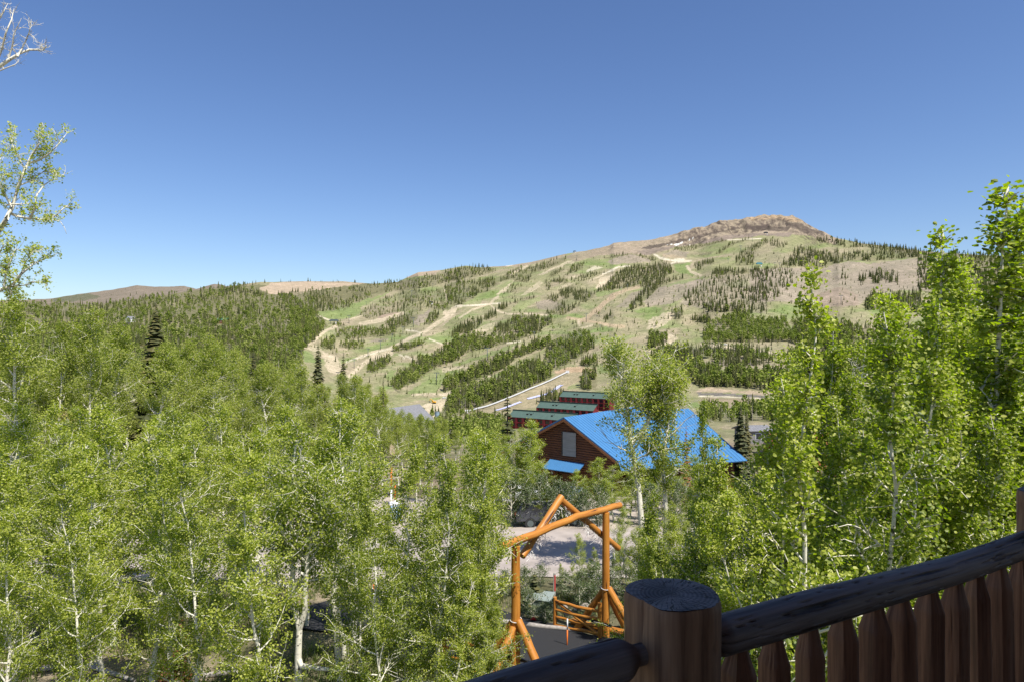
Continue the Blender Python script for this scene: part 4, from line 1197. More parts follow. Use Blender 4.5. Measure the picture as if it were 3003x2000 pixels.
def old_tree():
    g = np.random.default_rng(77)
    bx = (-95 - CU) / F * 21.0
    base = np.array((bx, 21.0, gz(bx, 21.0)))
    root = empty('old_aspen_tree', base, 0, 'tall old aspen reaching in at the left edge with bare top limbs', 'aspen')
    w = Wood()
    trunk = [base, z1(-175, 2600), z1(-165, 1900), z1(-150, 1500), z1(-165, 1000), z1(-150, 600), z1(-170, 300), z1(-150, 60), z1(-140, -120)]
    w.tube(trunk, np.array((.22, .2, .18, .17, .15, .13, .1, .07, .03)), 9)
    seg = []

    def br(pts, r, leafy=0, nt=10, tl=.55, yj=.25):
        p = np.array([z1(x, y, 21.0 + g.normal(0, yj) * (i > 0)) for i, (x, y) in enumerate(pts)])
        m = len(p)
        w.tube(p, r * (1 - np.linspace(0, 1, m)) ** .7 + .006, 6)
        for _ in range(nt):
            f = g.uniform(.12, 1) * (m - 1)
            i = min(int(f), m - 2)
            o = p[i] + (p[i + 1] - p[i]) * (f - i)
            d = (p[i + 1] - p[i])
            d = d / np.linalg.norm(d) * .6 + g.normal(0, .55, 3) + np.array((0, 0, .25))
            d /= np.linalg.norm(d)
            L = tl * g.uniform(.5, 1.2)
            t = limb(g, o, d, L, 5, .25, .06)
            w.tube(t, np.linspace(.010, .003, 6), 4)
            for _k in range(3):
                j = g.integers(1, 5)
                d3 = t[j] - t[j - 1]
                d3 = d3 / np.linalg.norm(d3) * .6 + g.normal(0, .6, 3)
                d3 /= np.linalg.norm(d3)
                t2 = limb(g, t[j], d3, L * .5, 3, .25, .04)
                w.tube(t2, np.linspace(.005, .0025, 4), 3)
                if leafy:
                    seg.append((t2[0], t2[3])); seg.append((t2[1], t2[3]))
            if leafy:
                seg.append((t[2], t[5]))
    br([(-165, 1180), (-60, 1215), (0, 1175), (30, 1125), (62, 1060), (92, 960), (128, 865), (160, 800), (195, 745), (235, 700)], .085, 1, 26)
    br([(62, 1095), (90, 1108), (155, 1118), (178, 1065), (186, 1000), (228, 945), (290, 905)], .04, 1, 26)
    br([(150, 835), (200, 820), (255, 785), (300, 735), (345, 680)], .03, 1, 16, .45)
    br([(155, 1118), (240, 1125), (290, 1100), (330, 1060), (370, 1040)], .022, 1, 18, .5)
    br([(95, 950), (150, 930), (220, 880), (300, 880)], .02, 1, 20, .5)
    br([(128, 865), (90, 800), (60, 730), (75, 640)], .02, 1, 14, .5)
    br([(62, 1060), (20, 990), (-20, 900), (10, 780)], .03, 1, 24, .6)
    br([(190, 745), (215, 690), (225, 640)], .012, 1, 9, .3)
    br([(240, 1125), (305, 1130), (330, 1165), (340, 1198)], .008, 0, 0)
    br([(30, 1050), (60, 1045), (110, 1045), (165, 1040)], .03, 0, 4, .4)
    br([(-160, 1560), (-20, 1490), (20, 1475), (62, 1462), (108, 1402), (168, 1352), (232, 1322), (284, 1310)], .06, 1, 26, .5)
    br([(40, 1470), (60, 1500), (45, 1520)], .02, 0, 3, .2)
    br([(60, 1462), (120, 1460), (190, 1440), (240, 1450)], .014, 1, 14, .4)
    br([(20, 1475), (30, 1400), (60, 1320), (90, 1250)], .03, 1, 22, .5)
    br([(108, 1402), (130, 1340), (170, 1290), (215, 1285)], .018, 1, 16, .4)
    br([(-20, 1490), (-10, 1400), (-5, 1300), (20, 1245)], .03, 1, 18, .5)
    br([(-160, 430), (-30, 360), (40, 312), (100, 275), (150, 256), (222, 257), (242, 235)], .06, 0, 22, .4)
    br([(90, 292), (112, 250), (132, 212), (150, 165), (160, 100)], .02, 0, 14, .35)
    br([(40, 312), (62, 240), (70, 180), (110, 95)], .02, 0, 14, .35)
    br([(-30, 360), (10, 250), (30, 170), (60, 100), (72, 45)], .03, 0, 16, .35)
    br([(-60, 180), (-10, 110), (20, 60), (40, 20)], .025, 0, 12, .35)
    br([(-30, 375), (20, 355), (80, 330), (85, 322)], .014, 0, 5, .25)
    V = np.concatenate(w.V) - base
    me = big_mesh('old_trunk', V, [np.concatenate(w.Q)], M['bark'], smooth=True)
    link('trunk', me, root)
    S = np.array(seg)
    ln = np.linalg.norm(S[:, 1] - S[:, 0], axis=1)
    n = 5200
    idx = g.choice(len(S), n, p=ln / ln.sum())
    t = g.uniform(0, 1, n)[:, None]
    pos = S[idx, 0] * (1 - t) + S[idx, 1] * t + g.normal(0, .045, (n, 3)) - base
    V, Q, ti = leaf_block(pos, .058, g, .5)
    link('crown', big_mesh('old_crown', V, [Q], M['leaf'], tint=np.clip(ti + .08, 0, 1)), root)
    USED.append((bx, 21.0))


old_tree()

# --- special trees of the left stand
add(BACK[0], 62, 853, 44, 'tall pale-trunked aspen with a broad thin crown, highest of the left stand', None, wide=1.05, rz=.4)
add(BACK[3], 168, 945, 46, 'mostly bare grey aspen right of the tall pale-trunked one', None, wide=.8)
add(BACK[1], 245, 914, 47, 'aspen with a pointed dense crown left of the big dark fir', None, wide=.9)
add(BACK[2], 338, 955, 52, 'round-topped aspen directly left of the big dark fir', None, wide=1.0)
add(BACK[4], 612, 985, 58, 'aspen with a layered crown right of the big dark fir', None, wide=1.0)
add(YELL, 200, 1205, 33.5 + 10, 'yellow-green leafed small tree in the left stand', 'small yellow tree', cat='tree', name='yellow_leaved_tree')
add(CON[0], 457, 888, 66, 'big dark fir rising above the aspens on the left', None, cat='conifer', name='fir_tree', wide=1.3)
add(CON[1], 611, 950, 74, 'dark fir tip showing right of the big fir', None, cat='conifer', name='fir_tree', wide=.7)
add(CON[2], 632, 958, 78, 'narrow fir tip, right one of the two behind the layered aspen', None, cat='conifer', name='fir_tree', wide=.9)
add(CON[1], 933, 1000, 78, 'narrow fir left of the lift masts at the foot of the ski slope', None, cat='conifer', name='fir_tree', wide=.95)
add(CON[2], 1007, 1027, 72, 'narrow ragged fir just right of the narrow one by the lift masts', None, cat='conifer', name='fir_tree', wide=.95)
add(CON[0], 743, 1018, 84, 'small fir tip among aspens left of the narrow firs', None, cat='conifer', name='fir_tree', wide=.9)
add(CON[1], 791, 1022, 88, 'small fir tip half hidden by aspens, nearer the narrow firs', None, cat='conifer', name='fir_tree', wide=.9)
add(CON[0], 2172, 1178, 60, 'dense dark fir right of the blue roof', None, cat='conifer', name='fir_tree', wide=.95)
add(CON[2], 2190, 1195, 64, 'lighter fir just behind the dense fir beside the blue roof', None, cat='conifer', name='fir_tree', wide=.9)
THIN = conifer('thinfir', 540, 13, 1.5, 34, 9, sparse=.45)
THIN = (THIN[0], THIN[1], THIN[2])
add(THIN, 1488, 1075, 100, 'sparse half-dead fir left of the green roofs', None, cat='conifer', name='fir_tree', wide=.9)
add(THIN, 1124, 1098, 90, 'ragged brownish fir beside the dark grey roof', None, cat='conifer', name='fir_tree', wide=.8)
add(CON[1], 1660, 1215, 150, 'small fir poking up before the nearest green roof', None, cat='conifer', name='fir_tree', wide=.7)
add(conifer('deadfir', 541, 10, 1.3, 30, 9, mat='needle_dead', sparse=.3), 2012, 1235, 50, 'reddish brown dying fir before the blue roof', None, cat='conifer', name='dying_fir_tree', wide=.8)
DEADSAP = conifer('deadsap', 542, 3.4, .8, 22, 9, mat='needle_dead', sparse=.55, droop=.7)
add(DEADSAP, 530, 1800, 19.5, 'rust brown dead fir sapling under the aspens at bottom left', None, cat='conifer', name='dead_fir_sapling')
add(DEADSAP, 480, 1890, 19.0, 'low rust brown fir sapling left of the taller dead one', None, cat='conifer', name='dead_fir_sapling', wide=1.1)
for (u, Y, H) in ((1618, 42.3, 2.3), (1668, 42.4, 2.6), (1712, 42.2, 2.2), (1545, 42.3, 2.4), (1585, 42.7, 3.0), (1500, 42.5, 3.3), (1455, 42.6, 3.0), (1640, 42.8, 2.7), (1755, 42.4, 2.4), (1905, 42.4, 2.6), (1985, 42.3, 2.8), (2050, 42.4, 2.6)):
    X = (u - CU) / F * Y
    place(SHRUB[1], (X, Y, gz(X, Y) - .05), H, u, 'leafy bush at the far edge of the road before the charcoal car', 'shrub', 'bushes along the far edge of the road', 'shrub', .8)
add(conifer('greensap', 543, 2.4, .9, 14, 10, mat='needle'), 1568, 1672, 27.0, 'small bright fir sapling beside the utility box', None, cat='conifer', name='fir_sapling')

# --- saplings behind the gateway and before the house
for (u, v, Y, k) in ((1700, 1560, 29.5, 0), (1648, 1648, 29.0, 2), (1745, 1600, 30.2, 1), (1835, 1480, 30.6, 3), (1815, 1560, 29.0, 4), (1725, 1640, 28.2, 3), (1862, 1540, 28.6, 1), (1905, 1500, 29.5, 0), (1680, 1640, 30.6, 1), (1965, 1470, 30.8, 2), (2020, 1430, 30.5, 4), (2075, 1400, 30.9, 0), (2130, 1410, 30.3, 3), (2000, 1500, 29.6, 1)):
    add(MID[k], u, v, Y, 'thin aspen sapling on the verge behind the log gateway', 'aspen saplings behind the log gateway', wide=1.0)
for (u, v, Y, k) in ((1752, 1340, 45, 0), (1700, 1375, 46.5, 2), (1800, 1360, 44.5, 1), (1850, 1370, 46, 3), (1905, 1390, 44.5, 0), (1975, 1360, 45.5, 4), (2040, 1330, 46, 2), (1725, 1420, 43.2, 3), (1778, 1400, 43.0, 0), (1830, 1430, 43.3, 2), (1885, 1440, 43.0, 4), (1940, 1420, 43.4, 1), (2000, 1400, 43.2, 3), (2075, 1390, 43.5, 0), (1690, 1450, 44, 4), (1652, 1475, 42.3, 2), (1602, 1440, 42.5, 0), (1565, 1450, 42.4, 3), (1870, 1350, 48, 1), (1930, 1340, 49, 3)):
    add(MID[k], u, v, Y, 'bushy aspen across the road hiding the foot of the blue-roofed house', 'bushy aspens before the blue-roofed house', wide=1.75)
for (u, v, Y, k) in ((1560, 1228, 46, 4), (1500, 1275, 47, 1), (1440, 1300, 45, 2), (1590, 1345, 44.5, 3), (1395, 1262, 48, 0), (1535, 1330, 43.6, 2), (1470, 1340, 43.3, 0), (1420, 1370, 43.0, 3), (1610, 1420, 43.6, 1), (1365, 1330, 44.4, 4), (1560, 1400, 43.2, 4)):
    add(MID[k], u, v, Y, 'bushy aspen across the road left of the log gable', 'bushy aspens left of the log gable', wide=1.5)


for (u, v, Y, k) in ((1395, 1262, 16.5, 0), (1290, 1335, 15.6, 1), (1190, 1290, 16.4, 2), (1418, 1560, 15.6, 3), (1325, 1600, 14.6, 0), (1120, 1440, 14.6, 2), (1050, 1370, 15.6, 3), (1436, 1735, 15.8, 2), (1392, 1480, 17.6, 1), (1270, 1450, 17.4, 3), (1170, 1500, 17.8, 0)):
    add(NEAR[k], u, v, Y, 'leafy aspen crowding in front of the left gatepost and driveway', 'aspens crowding before the left gatepost', wide=1.0)
# --- the big stand on the left, nearest row to farthest
def stand(n, y0, y1, u0, u1, T, hh, dmin, label, group, wide, slack=0.0, vlim=None):
    c = 0
    for _ in range(n * 40):
        if c >= n:
            break
        Y = math.sqrt(RNG.uniform(y0 * y0, y1 * y1))
        u = RNG.uniform(u0, u1)
        X = (u - CU) / F * Y
        if not free(X, Y, dmin) or road_or_drive(X, Y):
            continue
        if Y < 18.5 and 770 < u < 985 or Y < 17.3 and 380 < u < 520 or 44 < Y < 70 and 395 < u < 520:
            continue
        z = gz(X, Y)
        H = RNG.uniform(*hh)
        env = np.interp(u, ENV[:, 0], ENV[:, 1]) + slack * RNG.uniform(0, 1)
        side = np.interp([u - 1.2 / Y * F, u + 1.2 / Y * F], ENV[:, 0], ENV[:, 1])
        env = max(env, (side.max() * .5 + env * .5))
        vt = CV - F * (z + H) / Y
        if vlim:
            env = max(env, vlim)
        if vt < env:
            H = (CV - env) / F * Y - z
            if H < hh[0] * .72:
                continue
        USED.append((X, Y))
        place(T[int(RNG.integers(len(T)))], (X, Y, z - .05), H, RNG.uniform(0, 6.28), label, 'aspen', group, 'aspen_tree', wide * RNG.uniform(.85, 1.15), (RNG.normal(0, .03), RNG.normal(0, .03)))
        c += 1
    return c


A1 = stand(7, 13.2, 16.5, -60, 1180, NEAR, (6.2, 8.0), 1.6, 'leafy aspen in the nearest row of the stand left of the gateway', 'nearest row of aspens left of the gateway', 1.1, vlim=1300)
A2 = stand(32, 17, 30.5, -80, 1470, MID, (6.5, 9.2), 1.5, 'leafy aspen between the deck and the road, left of the gateway', 'aspens between the deck and the road', 1.15, vlim=1180)
A3 = stand(44, 42.5, 70, -100, 1420, BACK, (8.5, 14.5), 2.0, 'aspen across the road in the left stand', 'aspens across the road in the left stand', 1.0, slack=50)
A4 = stand(34, 70, 128, -60, 1480, BACK, (9, 16), 2.6, 'aspen at the back of the left stand, toward the valley', 'aspens at the back of the left stand', 1.05, slack=60)
A6 = stand(30, 62, 135, 1120, 1500, BACK, (5.0, 10), 2.4, 'aspen between the left stand and the dirt base area', 'aspens short of the dirt base area', 1.15, slack=25)
A7 = stand(26, 72, 190, 2040, 2420, BACK, (5.0, 9), 2.6, 'aspen behind the blue roof toward the stone lined road', 'aspens behind the blue roof', 1.2, vlim=1225)
for _ in range(46):
    Y, u = RNG.uniform(170, 340), RNG.uniform(1475, 1760)
    X = (u - CU) / F * Y
    z = gz(X, Y)
    H = (CV - RNG.uniform(1238, 1262) - (1500 < u < 1620) * 6) / F * Y - z
    if 4.5 < H < 13 and free(X, Y, 4):
        USED.append((X, Y))
        place(BACK[int(RNG.integers(5))], (X, Y, z - .1), H, RNG.uniform(0, 6), 'aspen at the foot of the green-roofed condo buildings', 'aspen', 'aspens below the green roofs', 'aspen_tree', 1.3)
A5 = stand(14, 44, 120, 2100, 3100, BACK, (7, 11), 2.6, 'aspen around the red roof behind the right hand thicket', 'aspens around the red roof', 1.05, vlim=1290)
print('stand', A1, A2, A3, A4, A5, A6, A7)


# ------------------------------------------------------------------ trees of the hills
def tm_conifer(g, tiers, sides):
    """Light ragged fir for distant slopes (height 1): stacked star-shaped skirts."""
    V, T, Fc = [], [], []
    for k in range(tiers):
        f0 = k / tiers
        zb, zt = .06 + .86 * f0, min(1.0, .06 + .86 * f0 + 1.7 / tiers)
        r = .145 * (1 - f0) ** .85 * g.uniform(.75, 1.2) + .012
        b = len(V)
        off = g.uniform(0, 6)
        for i in range(sides * 2):
            a = off + i * math.pi / sides
            rr = r * (g.uniform(.85, 1.2) if i % 2 == 0 else .5)
            V.append((math.cos(a) * rr, math.sin(a) * rr, zb - (.02 if i % 2 == 0 else -.03)))
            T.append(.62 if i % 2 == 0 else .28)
        V.append((g.normal(0, .008), g.normal(0, .008), zt))
        T.append(.5)
        for i in range(sides * 2):
            Fc.append((b + i, b + (i + 1) % (sides * 2), b + sides * 2))
    return np.array(V), np.array(T), np.array(Fc)


def tm_aspen(g, n):
    pos = np.empty((n, 3))
    zf = g.beta(2.0, 1.5, n)
    r = .20 * np.sin(np.clip(zf * 2.4 + .5, 0, 3.1)) ** .7 * np.sqrt(g.uniform(.05, 1, n))
    a = g.uniform(0, 6.28, n)
    pos[:, 0], pos[:, 1], pos[:, 2] = r * np.cos(a), r * np.sin(a), .28 + .70 * zf
    V, Q, t = leaf_block(pos, .12, g, .3)
    return V, t, Q


def tm_snag(g):
    V, Q, _ = tube([(0, 0, 0), (.004, 0, .5), (.0, .004, 1)], np.array([.010, .008, .002]), 4)
    Vs, Qs, n = [V], [Q], len(V)
    for k in range(9):
        z = .3 + .065 * k
        a = k * 2.4
        L = .075 * (1.15 - z)
        b, q, _ = tube([(0, 0, z), (math.cos(a) * L, math.sin(a) * L, z + .015)], np.array([.004, .002]), 3)
        Vs.append(b); Qs.append(q + n); n += len(b)
    V = np.concatenate(Vs)
    return V, np.full(len(V), .5), np.concatenate(Qs)


def tm_stem():
    V, Q, _ = tube([(0, 0, 0), (.003, 0, .55)], np.array([.010, .006]), 4)
    return V, np.full(len(V), .5), Q


g = np.random.default_rng(5)
HC = [tm_conifer(g, 8, 5) for _ in range(6)]
HA = [tm_aspen(g, 64) for _ in range(6)]
HS = [tm_snag(g) for _ in range(3)]
STEM = tm_stem()
hill = {'c': [], 'a': [], 'd': []}
WOODS += [(w_[0], w_[1] + np.array((0, 2.5)), 0, 1, 0, w_[5] * 1.55, (4.5, 8)) for w_ in WOODS if w_[5] < 5.7 and .3 <= w_[3] < .8]
for name, poly, con, asp, dead, sp, hh in WOODS:
    u0, v0 = poly.min(0)
    u1, v1 = poly.max(0)
    gu, gv = np.meshgrid(np.arange(u0, u1 + sp, sp * .93), np.arange(v0, v1 + sp, sp * .79))
    gu = gu.ravel() + g.uniform(-.5, .5, gu.size) * sp
    gv = gv.ravel() + g.uniform(-.5, .5, gv.size) * sp * .85
    ok = inside(poly, gu, gv) & (fbm(gu / 18, gv / 12, 15, 2) > -.30)
    for u, v in zip(gu[ok], gv[ok]):
        h = hit(u, v)
        if h is None:
            continue
        X, Y, Z = h
        w = fbm(np.array([u / 40]), np.array([v / 25]), 19, 2)[0] * .7
        r = g.uniform() + w + .10
        k = 'c' if r < con else ('a' if r < con + asp else 'd')
        if k == 'a' and asp < .01: k = 'c'
        if k == 'd' and dead < .01: k = 'c'
        H = g.uniform(*hh) * (1.12 if k == 'c' else (1.0 if k == 'a' else 1.05)) * (g.uniform(.5, 1.12))
        hill[k].append((X, Y, Z, H, u, v, name))
print({k: len(v) for k, v in hill.items()})


def pick(lst, n):
    """The n trees of a kind that show largest, of those that nothing close by hides."""
    sc = []
    for i, (X, Y, Z, H, u, v, nm) in enumerate(lst):
        px = H / Y * F
        vis = v < np.interp(u, ENV[:, 0], ENV[:, 1]) and 900 < u < 2180 and not (1735 < u < 2030 and v > 990) and not (1500 < u < 1850 and v > 1180)
        sc.append(px if vis else 0)
    o = np.argsort(-np.array(sc))[:n]
    return set(int(i) for i in o if sc[int(i)] > 0)


def scatter(lst, tms, name, mat, label, cat, seed, widen=1.0):
    g = np.random.default_rng(seed)
    Vs, Ts, Fs, n = [], [], [], 0
    for (X, Y, Z, H, u, v, nm) in lst:
        V, t, f = tms[int(g.integers(len(tms)))]
        a = g.uniform(0, 6.28)
        c, s = math.cos(a), math.sin(a)
        wd = H * g.uniform(.65, 1.45) * widen
        q = np.empty_like(V)
        q[:, 0] = (V[:, 0] * c - V[:, 1] * s) * wd + X
        q[:, 1] = (V[:, 0] * s + V[:, 1] * c) * wd + Y
        q[:, 2] = V[:, 2] * H + Z - .25
        Vs.append(q)
        Ts.append(np.clip(t + g.normal(0, .17), 0, 1))
        Fs.append(f + n)
        n += len(V)
    me = big_mesh(name, np.concatenate(Vs), [np.concatenate(Fs)], M[mat], tint=np.concatenate(Ts))
    o = link(name, me)
    tag(o, label, cat, kind='stuff')
    return o


pc, pa = pick(hill['c'], 255), pick(hill['a'], 26)
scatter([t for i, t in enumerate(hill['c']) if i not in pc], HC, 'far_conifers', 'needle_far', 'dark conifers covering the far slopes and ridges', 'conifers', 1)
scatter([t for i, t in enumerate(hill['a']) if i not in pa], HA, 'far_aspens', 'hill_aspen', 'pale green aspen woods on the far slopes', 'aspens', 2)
scatter([t for i, t in enumerate(hill['a']) if i not in pa and i % 2 == 0], [STEM], 'far_aspen_stems', 'snag', 'thin pale aspen stems on the far slopes', 'stems', 3)
scatter(hill['d'], HS, 'far_dead_trees', 'snag', 'grey bare dead trees on the far slopes and ridges', 'dead trees', 4)
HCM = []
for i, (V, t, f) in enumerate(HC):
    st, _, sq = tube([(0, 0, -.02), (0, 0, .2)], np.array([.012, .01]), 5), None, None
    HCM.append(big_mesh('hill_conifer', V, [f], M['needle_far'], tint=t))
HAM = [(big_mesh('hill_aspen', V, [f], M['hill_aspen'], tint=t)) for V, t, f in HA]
STM = big_mesh('hill_stem', STEM[0] * np.array((1.3, 1.3, 1)), [STEM[2]], M['snag'])
for i in sorted(pc):
    X, Y, Z, H, u, v, nm = hill['c'][i]
    o = link('conifer_tree', HCM[i % 6])
    o.location = (X, Y, Z - .25)
    w = H * g.uniform(.7, 1.4)
    o.scale = (w, w, H)
    o.rotation_euler = (0, 0, g.uniform(0, 6.28))
    tag(o, 'dark conifer standing in the ' + nm, 'conifer', 'conifers of the ' + nm)
for i in sorted(pa):
    X, Y, Z, H, u, v, nm = hill['a'][i]
    o = empty('aspen_tree', (X, Y, Z - .25), g.uniform(0, 6.28), 'pale green aspen standing in the ' + nm, 'aspen', 'aspens of the ' + nm)
    o.scale = (H, H, H)
    link('trunk', STM, o)
    link('crown', HAM[i % 6], o)

# ------------------------------------------------------------------ road, drive, yard
def sheet(name, quadstrip, mat, lift):
    """quadstrip: list of (left xy, right xy); the sheet follows the ground."""
    V, Fc = [], []
    K = 6
    for (a, b) in quadstrip:
        for k in range(K + 1):
            x, y = a[0] + (b[0] - a[0]) * k / K, a[1] + (b[1] - a[1]) * k / K
            V.append((x, y, gz(x, y) + lift))
    for i in range(len(quadstrip) - 1):
        for k in range(K):
            p = i * (K + 1) + k
            Fc.append((p, p + 1, p + K + 2, p + K + 1))
    me = bpy.data.meshes.new(name)
    me.from_pydata(V, [], Fc)
    me.materials.append(mat)
    me.polygons.foreach_set('use_smooth', np.ones(len(Fc), bool))
    o = link(name, me)
    tag(o, kind='structure')
    return o


xs = np.arange(-45, 31, 1.0)
sheet('yard', [((x, 41.5 + .25 * math.sin(x * .5)), (x, 55.0 + 1.2 * math.sin(x * .31))) for x in np.arange(-16, 13, 1.0)], M['gravel'], .03)
sheet('road', [((x, 31.6 - .05 * (x < 0) * abs(x) * .6 + .18 * math.sin(x * 1.1) + .12 * math.sin(x * 2.7)), (x, 41.6 + .2 * math.sin(x * .9))) for x in xs], M['asphalt_old'], .05)
gx, gy = 1.7, 22.0
dv = []
for s in np.arange(-12, 11.5, .5):
    cx, cy = gx - .78 * s, gy + .625 * s
    flare = max(0, s - 5) * .55
    wob = .08 * math.sin(s * 2.3)
    dv.append(((cx - .625 * (2.55 + flare * .5 + wob), cy - .78 * (2.55 + flare * .5 + wob)), (cx + .625 * (2.35 + flare * .2 - wob), cy + .78 * (2.35 + flare * .2 - wob))))
sheet('driveway', dv, M['asphalt_new'], .075)

# ------------------------------------------------------------------ log gateway
GL = Vector((.11, 19.9, gz(.11, 19.9)))
GR = Vector((3.30, 24.0, gz(3.3, 24.0)))
ex = (GR - GL); ex.z = 0; ex.normalize()
nx = Vector((-ex.y, ex.x, 0))                    # towards the road
gate = empty('log_gateway', (GL + GR) / 2, 0, 'orange varnished log gateway with a gabled beam over the black driveway', 'gateway')
g0 = gate.location.copy()


def glog(name, pts, r, seed, parent=gate, sides=14, bend=.02, n=9, rough=.03):
    a = [Vector(p) for p in pts]
    rr = np.random.default_rng(seed)
    P_ = []
    for i in range(n):
        t = i / (n - 1)
        q = a[0].lerp(a[-1], t) if len(a) == 2 else (a[0].lerp(a[1], t * 2) if t < .5 else a[1].lerp(a[2], t * 2 - 1))
        q = q + Vector(rr.normal(0, bend * .35, 3)) * (0 < i < n - 1)
        P_.append(q - g0)
    rad = np.linspace(r[0], r[1], n) if isinstance(r, tuple) else np.full(n, r)
    return MB().log(P_, rad, sides, rough, seed).build(name, M['gate_log'], parent, True, 0, 50)


ztop = -6.0
for q, sd in ((GL, 1), (GR, 2)):
    glog('post', [q + Vector((0, 0, -.3)), Vector((q.x, q.y, ztop + .04 - (sd > 1) * .06))], (.145, .128), sd)
bdir = (GR - GL); bdir.z = 0
A0 = GL + ex * -.70; A1_ = GR + ex * 1.0
glog('beam', [Vector((A0.x, A0.y, ztop + .17)), Vector(((A0.x + A1_.x) / 2, (A0.y + A1_.y) / 2, ztop + .22)), Vector((A1_.x, A1_.y, ztop + .05))], (.120, .115), 3, n=15, bend=.05)
off = nx * .24
apex = GL.lerp(GR, .52) + off
apex.z = ztop + .92
l0 = GL + ex * .62 + off; l0.z = ztop - .46
l1 = GR + ex * 1.3 + off; l1.z = ztop - 1.62
glog('gable_log', [l0, apex + (apex - l0).normalized() * .05], (.115, .115), 4)
glog('gable_log', [apex + off * .02 + Vector((0, 0, -.06)), l1], (.115, .11), 5)
for q, sg in ((GL, -1), (GR, 1)):
    top = Vector((q.x, q.y, q.z + 1.75))
    for k, dirv in enumerate((nx * -1.35 + ex * sg * .15, nx * 1.35 + ex * sg * .15, ex * sg * 1.45)):
        foot = Vector((q.x, q.y, 0)) + dirv
        foot.z = gz(foot.x, foot.y) - .1
        glog('brace', [top + dirv.normalized() * .1 - Vector((0, 0, .1 * k)), foot], (.115, .13), 10 + k + (sg > 0) * 5)
    a = Vector((q.x, q.y, 0)) + nx * -1.7 + ex * sg * .45
    b = Vector((q.x, q.y, 0)) + nx * 1.7 + ex * sg * .45
    a.z, b.z = gz(a.x, a.y) + .08, gz(b.x, b.y) + .08
    glog('sill_log', [a, b], (.14, .12), 21 + (sg > 0))


def gate_leaf(hinge, end, seed, motor):
    leaf = empty('gate_leaf', (0, 0, 0))
    leaf.parent = gate
    h, e = Vector(hinge), Vector(end)
    h.z, e.z = gz(h.x, h.y) + .06, gz(e.x, e.y) + .06
    d = (e - h); d.z = 0; d.normalize()
    U = Vector((0, 0, 1))
    glog('upright', [h, h + U * 1.22], (.078, .074), seed, leaf, 10, .01)
    glog('upright', [e, e + U * 1.12], (.075, .066), seed + 1, leaf, 10, .01)
    for k, (z1_, z2_) in enumerate(((.16, .12), (.40, .42), (.64, .68), (.92, 1.0))):
        glog('rail', [h + U * z1_ + nx * .01, (h + e) / 2 + U * ((z1_ + z2_) / 2 - .03), e + U * z2_ + d * .05], (.06, .052), seed + 2 + k, leaf, 9, .03)
    glog('diagonal', [h + U * .05 - nx * .09 - d * -.02, e + U * 1.02 - nx * .09 + d * .12], (.06, .05), seed + 8, leaf, 9, .03)
    if motor:
        a, b = h + U * .52 - nx * .2 - d * .25, h.lerp(e, .62) + U * .60 - nx * .17
        m = (a - b)
        MB().log([a - g0, a - m * .55 - g0], .05, 10).build('opener_housing', M['black'], leaf, True, 0, 40)
        MB().log([a - m * .5 - g0, b - g0], .024, 8).build('opener_ram', M['steel'], leaf, True)
        c = a - m * .14 - nx * .052
        MB().box(c - g0, (.16, .004, .03), math.atan2(m.y, m.x)).build('name_plate', M['offwhite'], leaf)
    return leaf


hR = Vector((3.05, 23.72, 0))
gate_leaf(hR, Vector((1.56, 24.78, 0)), 40, True)
hL = GL + ex * .12 + nx * .1
gate_leaf(hL, hL + Vector((-2.25, 1.35, 0)), 60, True)
for q, dd in ((GL, -nx * .16), (GR, -nx * .15)):
    c = Vector((q.x, q.y, q.z + 1.75))
    ring = [c + Vector((math.cos(a) * .17, math.sin(a) * .17, .03 * math.sin(a))) - g0 for a in np.linspace(0, 6.283, 17)]
    MB().log(ring, .012, 5).build('rope_loop', M['wire'], gate, True)

# icicle light wires under the gable logs
sl = empty('string_lights', tuple(apex), 0, 'white icicle light wires dangling under the gateway gable logs', 'string lights')
mb = MB()
gg = np.random.default_rng(8)
for a, b, t0_, t1_ in ((l0, apex, .15, .95), (apex, l1, .05, .95)):
    run = [a.lerp(b, t) + Vector((0, 0, -.14 + gg.normal(0, .012))) - apex for t in np.linspace(t0_, t1_, 26)]
    mb.log(run, .009, 4, cap=False)
    for p in run[::1]:
        for _ in range(2):
            L = gg.uniform(.12, .38)
            q = [p]
            for k in range(4):
                q.append(q[-1] + Vector((gg.normal(0, .05), gg.normal(0, .05), -L / 4)))
            mb.log(q, .0075, 4, cap=False)
mb.build('wire', M['wire'], sl)

# ------------------------------------------------------------------ deck, railing
def rail_pt(s, z):
    return Vector((.35 + .872 * s, 1.5 + .49 * s, z))


railing = empty('deck_railing', (0.35, 1.5, -1.62), 0, 'dark weathered log railing with round newel posts and hewn balusters', 'railing')
ro = Vector((0.35, 1.5, -1.62))


